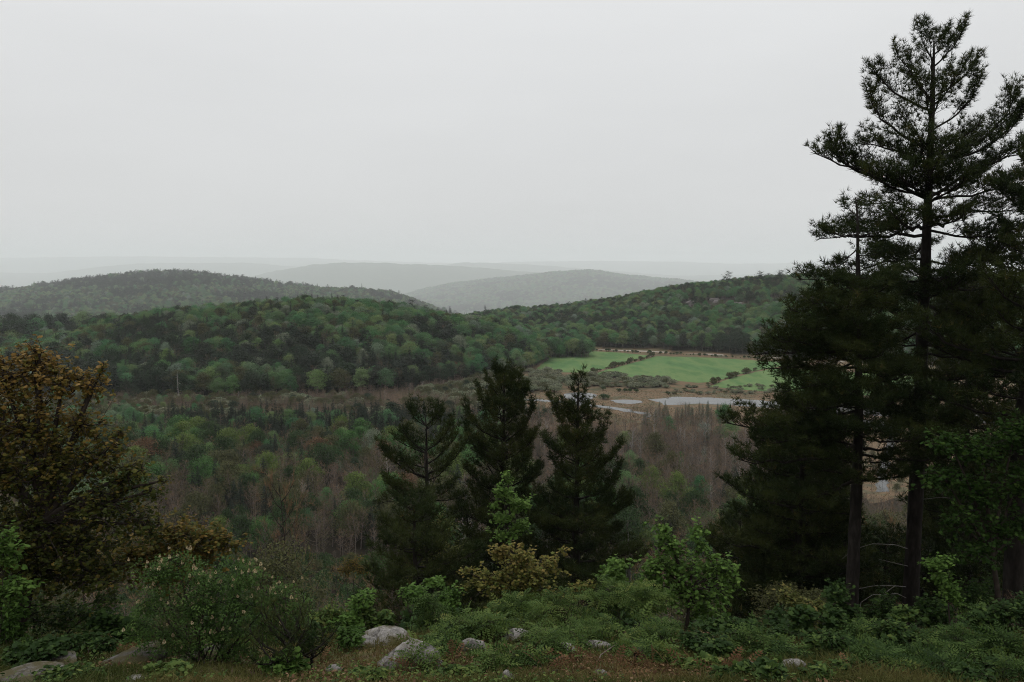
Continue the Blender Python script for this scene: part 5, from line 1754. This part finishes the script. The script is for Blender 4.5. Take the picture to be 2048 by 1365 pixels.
# ------------------------------------------------------------------ trees of the slope below the lookout
def slope_trees():
    r = np.random.default_rng(2001)
    X, Y = jitter_grid(-110, 110, 36, 166, 5.2, r)
    rows = []
    for x, y in zip(X, Y):
        z = float(ground(x, y))
        u, v = to_px(x, y, z)
        if u < -40 or u > 2090: continue
        lim = np.interp(u, [0, 250, 480, 700, 1000, 1240, 1300, 1480, 1600, 2100], [1010, 1030, 1075, 1110, 1130, 1090, 1050, 1060, 1010, 1000]) + 75 * r.random()
        if y > 110: lim = max(lim, 1030)
        h = min(slope(lim) * y - z, 11.0 * (.7 + .5 * r.random()))
        if h < 2.2: continue
        rows.append((x, y, h, u))
    rows.sort(key=lambda t: t[1])
    cover = np.interp((np.arange(540) - 10) * 4, [0, 560, 700, 1500, 1600, 2048], [1310, 1310, 1225, 1225, 1290, 1290]); kept = []
    for x, y, h, u in rows:
        hw = .28 * h * F / y
        a_, b_ = int(np.clip((u - hw) / 4 + 10, 0, 538)), int(np.clip((u + hw) / 4 + 11, 1, 539))
        tv = to_px(x, y, float(ground(x, y)) + h)[1]
        gain = cover[a_:b_] - (tv + 10)
        if (gain > 22).mean() < .4: continue
        cover[a_:b_] = np.minimum(cover[a_:b_], tv + 14)
        kept.append((x, y, h, u))
    rows = sorted(kept, key=lambda t: t[3])
    cnt = {}
    for x, y, h, u in rows:
        kd = pick(r, {'bare': 2.6, 'deep_green': .7, 'olive': .8, 'green': .15, 'rusty': .03})
        part = 'under the bronze tree' if u < 480 else ('left of the central pines' if u < 760 else ('behind the central pines' if u < 1240 else ('left of the tall pines' if u < 1500 else 'behind the tall pines')))
        what = {'bare': 'leafless dark tree', 'deep_green': 'deep green tree', 'olive': 'olive tree', 'green': 'mid green tree', 'rusty': 'rusty tree'}[kd]
        k = cnt.get((what, part), 0); cnt[(what, part)] = k + 1
        lab = '%s %s on the slope %s' % (nth_from_left(k), what, part)
        if kd == 'bare':
            tree('leafless_tree', 'near_bare', int(r.integers(0, 3)), None, M['dark_twig'] if r.random() < .6 else M['grey_bark'], x, y, h, r.random() * 6, lab, 'tree', 'trees of the slope', .8 + .4 * r.random())
        else:
            tree('broadleaf_tree', 'near_broad', int(r.integers(0, 3)), M['tone_' + kd], M['dark_twig'], x, y, h, r.random() * 6, lab, 'tree', 'trees of the slope', .8 + .4 * r.random())


slope_trees()


def slope_undergrowth():
    r = np.random.default_rng(2077)
    X, Y = jitter_grid(-110, 110, 19, 168, 2.4, r)
    U, _ = to_px(X, Y, ground(X, Y))
    rows = []
    for x, y, u in zip(X, Y, U):
        if u < -80 or u > 2130: continue
        k = pick(r, {'shrub_dark': 2.2, 'bare': 1.6, 'olive': .5})
        rows.append((x, y, k, int(r.integers(0, 99)), (1.0 + 1.2 * r.random()) * (1 if k == 'shrub_dark' else 1.4) * np.interp(y, [19, 40], [.6, 1.2]), r.random() * 6.28, 1.2))
    wood('undergrowth', rows, 'dark tangled undergrowth covering the slope below the lookout', 'undergrowth')


slope_undergrowth()
lone('dark_bare_tree', 'near_bare', 1, None, M['dark_twig'], 572, 925, 40, 'thin dark leafless tree standing alone right of the bronze shrub', .5)
leafy('rusty_bush', on_ground(706, 27), [blob(*b, 27) for b in [(706, 1128, 24, 16), (690, 1140, 20, 14), (722, 1140, 20, 12)]], 'rust orange bush left of the low pine', 'bush', 1050, OVAL, 'bronze', 300, 6, .06, 'dark_twig', .03, 3)


def snag():
    b = P3(1254, 1215, 30); t = P3(1256, 1062, 30)
    b[2] = float(ground(b[0], 30))
    o = thing('dead_snag', b, 'broken white dead trunk between the central pines and the green maple', 'tree')
    g = Geo(); g.add(*tubes(bez([(0, 0, -.2)], [(t - b) * .5 + (.15, 0, 0)], [t - b], 9), np.array([.09, .09, .085, .08, .075, .07, .06, .045, .012])[None], 8))
    link('trunk', g.mesh('trunk', [M['dead_wood']], True), o)
    q = (P3(1253, 1130, 30) - b, P3(1262, 1120, 30) - b, P3(1266, 1110, 29.8) - b)
    g = Geo(); g.add(*tubes(bez([q[0]], [q[1]], [q[2]], 5), np.linspace(.03, .008, 5)[None], 5))
    link('dead_branch', g.mesh('dead_branch', [M['dead_wood']], True), o)


snag()


# ------------------------------------------------------------------ rocks of the lookout
def granite(name='granite', moss=(.47, .60), k=1.0):
    m, n, l, o = nodes_of(name)
    tc = n.new('ShaderNodeTexCoord')

    def tex(scale, det):
        t = n.new('ShaderNodeTexNoise'); t.inputs['Scale'].default_value = scale; t.inputs['Detail'].default_value = det; t.inputs['Roughness'].default_value = .65
        l.new(tc.outputs['Object'], t.inputs['Vector']); return t.outputs[0]
    big, fine, mossn = tex(3.2, 6), tex(38, 4), tex(2.2, 7)
    r1 = ramp(n, [(.075 * k, .069 * k, .063 * k), (.21 * k, .196 * k, .183 * k), (.34 * k, .32 * k, .305 * k)]); [setattr(e, 'position', p) for e, p in zip(r1.color_ramp.elements, (.32, .5, .68))]
    r2 = ramp(n, [(.35, .35, .35), (1, 1, 1)]); [setattr(e, 'position', p) for e, p in zip(r2.color_ramp.elements, (.36, .56))]
    l.new(big, r1.inputs[0]); l.new(fine, r2.inputs[0])
    mx = n.new('ShaderNodeMix'); mx.data_type = 'RGBA'; mx.blend_type = 'MULTIPLY'; mx.inputs[0].default_value = .75
    l.new(r1.outputs[0], mx.inputs['A']); l.new(r2.outputs[0], mx.inputs['B'])
    r3 = ramp(n, [(0, 0, 0), (1, 1, 1)]); [setattr(e, 'position', p) for e, p in zip(r3.color_ramp.elements, moss)]
    l.new(mossn, r3.inputs[0])
    vo = n.new('ShaderNodeTexVoronoi'); vo.feature = 'DISTANCE_TO_EDGE'; vo.inputs['Scale'].default_value = 2.1
    wp = n.new('ShaderNodeMix'); wp.data_type = 'RGBA'; wp.inputs[0].default_value = .25
    wt = n.new('ShaderNodeTexNoise'); wt.inputs['Scale'].default_value = 2.5; wt.inputs['Detail'].default_value = 5
    l.new(tc.outputs['Object'], wt.inputs['Vector']); l.new(tc.outputs['Object'], wp.inputs['A']); l.new(wt.outputs['Color'], wp.inputs['B']); l.new(wp.outputs['Result'], vo.inputs['Vector'])
    rc_ = ramp(n, [(.25, .23, .2), (1, 1, 1)]); [setattr(e, 'position', q) for e, q in zip(rc_.color_ramp.elements, (.0, .035))]
    l.new(vo.outputs['Distance'], rc_.inputs[0])
    mc = n.new('ShaderNodeMix'); mc.data_type = 'RGBA'; mc.blend_type = 'MULTIPLY'; mc.inputs[0].default_value = .8
    l.new(mx.outputs['Result'], mc.inputs['A']); l.new(rc_.outputs[0], mc.inputs['B'])
    mx = mc
    m2 = n.new('ShaderNodeMix'); m2.data_type = 'RGBA'
    l.new(r3.outputs[0], m2.inputs[0]); l.new(mx.outputs['Result'], m2.inputs['A']); m2.inputs['B'].default_value = (.055, .048, .024, 1)
    p = n.new('ShaderNodeBsdfPrincipled'); p.inputs['Roughness'].default_value = .85; p.inputs['Specular IOR Level'].default_value = .1
    l.new(m2.outputs['Result'], p.inputs['Base Color'])
    b = n.new('ShaderNodeBump'); b.inputs['Strength'].default_value = .7; b.inputs['Distance'].default_value = .02
    l.new(fine, b.inputs['Height']); l.new(b.outputs[0], p.inputs['Normal'])
    l.new(p.outputs[0], o.inputs['Surface'])
    return m


M['granite'] = granite()
M['mossy_granite'] = granite('mossy_granite', (.40, .52), .6)
ROCKS = [  # (u, v base, half width px, height px, name, label)
    (812, 1340, 70, 44, 'boulder', 'largest pale granite boulder in the middle of the lookout'), (800, 1338, 34, 20, 'boulder', 'low rounded stone leaning on the front of the largest boulder'),
    (768, 1290, 50, 20, 'rock_slab', 'flat granite slab behind the largest boulder'), (722, 1298, 30, 14, 'rock_slab', 'small flat slab at the end of the granite slab'),
    (945, 1305, 26, 26, 'boulder', 'grey boulder among the feathery shrubs'), (1035, 1285, 32, 18, 'boulder', 'yellow stained rock behind the feathery shrubs'),
    (1015, 1372, 18, 28, 'boulder', 'small upright stone at the bottom edge'), (665, 1348, 22, 13, 'boulder', 'small pale flat stone left of the largest boulder'),
    (262, 1330, 62, 13, 'rock_slab', 'mossy granite ledge left of the elder stems'), (395, 1322, 44, 15, 'rock_slab', 'pale granite ledge seen between the elder stems'),
    (95, 1336, 44, 9, 'rock_slab', 'dim rock ledge under the bronze tree'), (30, 1376, 70, 12, 'rock_slab', 'rusty mossy rock at the bottom left corner'),
    (270, 1372, 30, 14, 'boulder', 'small rock at the bottom edge below the elder'), (1197, 1300, 26, 12, 'rock_slab', 'thin pale rock in the dead bracken'),
    (1500, 1340, 16, 16, 'boulder', 'small round boulder before the dark pines'), (1592, 1342, 28, 18, 'boulder', 'larger round boulder before the dark pines'), (1120, 1305, 30, 9, 'rock_slab', 'flat leaf strewn rock left of the thin pale rock'),
    (1205, 1352, 16, 8, 'boulder', 'small dark stone near the fallen branch'),
]
for i, (u, v, ru, hp, nm, lab) in enumerate(ROCKS):
    p = ground_px(u, v)
    k = p[1] / F * 1.08
    me = rock_mesh(700 + i, (ru * k, ru * k * (.75 if nm == 'boulder' else 1.1), hp * k * (1.0 if nm == 'boulder' else .75)), 5, M['granite'] if nm == 'boulder' or u > 600 else M['mossy_granite'])
    o = link(nm, me, None, (p[0], p[1] + ru * k * .5, p[2] - hp * k * .10))
    o.rotation_euler = (0, 0, (i * 1.7) % .9 - .45)
    tag(o, lab, 'rock', 'granite rocks of the lookout')


# ------------------------------------------------------------------ grass, bracken and litter of the lookout
def near_cover():
    r = np.random.default_rng(3001)

    def pts(n, y0=7.6, y1=19.5):
        y = y0 + (y1 - y0) * r.random(n) ** 1.1
        x = (r.random(n) - .5) * 2 * (y * .70)
        return x, y
    # grass
    x, y = pts(84000)
    dn = vnoise(x / 1.1, y / 1.1, 81)
    k = dn > .20
    x, y = x[k], y[k]; n = len(x)
    z = ground(x, y)
    p = np.stack([x, y, z - .01], -1)
    h = .07 + .16 * r.random(n) * vnoise(x / 2.2, y / 2.2, 83) * 1.8
    d = norm(r.normal(size=(n, 3)) * np.array([.45, .45, 0]) + np.array([0, 0, 1.0]))
    s = norm(np.cross(d, rand_dirs(n, r))) * .007
    bend = np.stack([r.normal(size=n), r.normal(size=n), -np.abs(r.normal(size=n)) * .3], -1) * (h * .35)[:, None]
    m1 = p + d * (h * .6)[:, None]
    V = np.stack([p - s, p + s, m1 + s * .7, m1 - s * .7, p + d * h[:, None] + bend], 1).reshape(-1, 3)
    i = np.arange(n)[:, None] * 5
    g = Geo()
    g.add(V, [np.concatenate([i, i + 1, i + 2, i + 3], 1), np.concatenate([i + 3, i + 2, i + 4], 1)], 0, np.clip(vnoise(x / 1.6, y / 1.6, 85) * .8 + .25 * r.random(n), 0, 1).repeat(5))
    gm = leaf_mat('grass', [(.024, .036, .009), (.045, .056, .015), (.085, .078, .026), (.15, .10, .045)], .25, .7)
    tag(link('grass', g.mesh('grass', [gm])), 'olive grass and low herbs growing over the lookout', 'grass', kind='stuff')
    # low herbs
    x, y = pts(18000)
    k = vnoise(x / .9, y / .9, 87) > .5
    x, y = x[k], y[k]; n = len(x)
    p = np.stack([x, y, ground(x, y) + .03 + .16 * r.random(n) ** 1.5], -1)
    V, Fq = scatter(*OVAL, p, frames(norm(r.normal(size=(n, 3)) * np.array([1, 1, .3])), norm(r.normal(size=(n, 3)) * .4 + np.array([0, 0, 1.0]))), .03 + .035 * r.random(n))
    g = Geo(); g.add(V, Fq, 0, (r.random(n) * .8).repeat(len(OVAL[0])))
    tag(link('undergrowth', g.mesh('undergrowth', [M['bush_green']])), 'small leafy herbs among the grass of the lookout', 'herbs', kind='stuff')
    # dead leaves and broken bracken
    x, y = pts(20000)
    u, v = to_px(x, y, ground(x, y))
    k = (vnoise(x / 1.3, y / 1.3, 89) + .35 * np.exp(-((u - 1180) / 220) ** 2) + .12 * np.exp(-((u - 640) / 70) ** 2)) > .56
    x, y = x[k], y[k]; n = len(x)
    p = np.stack([x, y, ground(x, y) + .015 + .06 * r.random(n) ** 2], -1)
    V, Fq = scatter(*OVAL, p, frames(norm(r.normal(size=(n, 3)) * np.array([1, 1, .25])), norm(r.normal(size=(n, 3)) * .5 + np.array([0, 0, 1.0]))), .035 + .05 * r.random(n))
    g = Geo(); g.add(V, Fq, 0, r.random(n).repeat(len(OVAL[0])))
    lm = leaf_mat('litter', [(.035, .02, .012), (.075, .042, .024), (.13, .075, .042), (.20, .13, .08)], .1, .8)
    tag(link('leaf_litter', g.mesh('leaf_litter', [lm])), 'dead brown leaves lying on the lookout ground', 'leaves', kind='stuff')


near_cover()


def bracken():
    """last year's fronds, standing broken"""
    r = np.random.default_rng(55)
    spots = [(1060, 1330), (1090, 1345), (1130, 1320), (1160, 1345), (1190, 1325), (1230, 1350), (1270, 1335), (1340, 1345), (1390, 1340), (1450, 1350), (905, 1330), (640, 1330), (1480, 1345), (1700, 1352), (1300, 1345), (845, 1345)]
    m = leaf_mat('bracken', [(.05, .026, .013), (.09, .048, .024), (.14, .08, .042)], .2, .8)
    for i, (u, v) in enumerate(sorted(spots)):
        p = ground_px(u, v)
        g = Geo()
        n = 9
        a = r.random(n) * 6.28; L = .14 + .18 * r.random(n)
        e = np.stack([np.cos(a) * L, np.sin(a) * L, L * (.3 + .5 * r.random(n))], -1)
        g.add(*tubes(bez(np.zeros((n, 3)), e * np.array([.4, .4, 1.1]), e, 5), np.linspace(.006, .002, 5)[None].repeat(n, 0), 3), 0, .3)
        V, Fq = scatter(*PINNATE, e * .45, frames(norm(e), norm(rand_dirs(n, r) + (0, 0, 1))), L * .9)
        g.add(V, Fq, 0, r.random(n).repeat(len(PINNATE[0])))
        o = link('dead_bracken', g.mesh('dead_bracken', [m]), None, p)
        tag(o, '%s tuft of dead brown bracken on the lookout ground' % nth_from_left(i), 'bracken', 'dead bracken tufts')


bracken()


def fallen():
    for i, (a, b, lab) in enumerate([((1078, 1352), (1180, 1340), 'long dark fallen branch lying in the bracken'), ((1190, 1330), (1240, 1296), 'thin dead stick leaning right of the thin pale rock'),
                                     ((1275, 1325), (1330, 1322), 'short dark rotten log under the feathery shrubs'), ((1440, 1290), (1545, 1278), 'dark fallen branch behind the two round boulders')]):
        p, q = ground_px(*a), ground_px(*b)
        r_ = (.018, .012, .09, .03)[i]
        p[2] += r_; q[2] += r_ + (.1 if i == 1 else 0)
        g = Geo()
        c = bez([p], [(p + q) / 2 + (0, 0, .06)], [q], 9)
        c[:, 1:-1] += np.random.default_rng(i).normal(size=(1, 7, 3)) * .015
        g.add(*tubes(c, np.linspace(r_, r_ * (.9 if i == 2 else .4), 9)[None], 8))
        o = link('fallen_branch' if i != 2 else 'rotten_log', g.mesh('fallen_branch', [M['grey_bark'] if i == 1 else M['dark_twig']], True, p), None, p)
        tag(o, lab, 'branch' if i != 2 else 'log')


fallen()


# ------------------------------------------------------------------ the damp air
def make_haze():
    me = bpy.data.meshes.new('haze')
    a, z0, z1 = 56000.0, -561.0, 430.0
    v = [(sx * a, sy * a, z) for z in (z0, z1) for sx, sy in ((-1, -1), (1, -1), (1, 1), (-1, 1))]
    me.from_pydata(v, [], [(3, 2, 1, 0), (4, 5, 6, 7), (0, 1, 5, 4), (1, 2, 6, 5), (2, 3, 7, 6), (3, 0, 4, 7)])
    m, n, l, o = nodes_of('haze')
    p = n.new('ShaderNodeVolumePrincipled')
    p.inputs['Color'].default_value = (.965, .99, 1.0, 1)
    p.inputs['Density'].default_value = HAZE_DENSITY
    p.inputs['Anisotropy'].default_value = 0.0
    l.new(p.outputs[0], o.inputs['Volume'])
    try:
        m.cycles.homogeneous_volume = True
    except Exception:
        pass
    me.materials.append(m)
    tag(link('haze', me), 'even pale damp haze filling the whole valley', 'haze', kind='stuff')


make_haze()
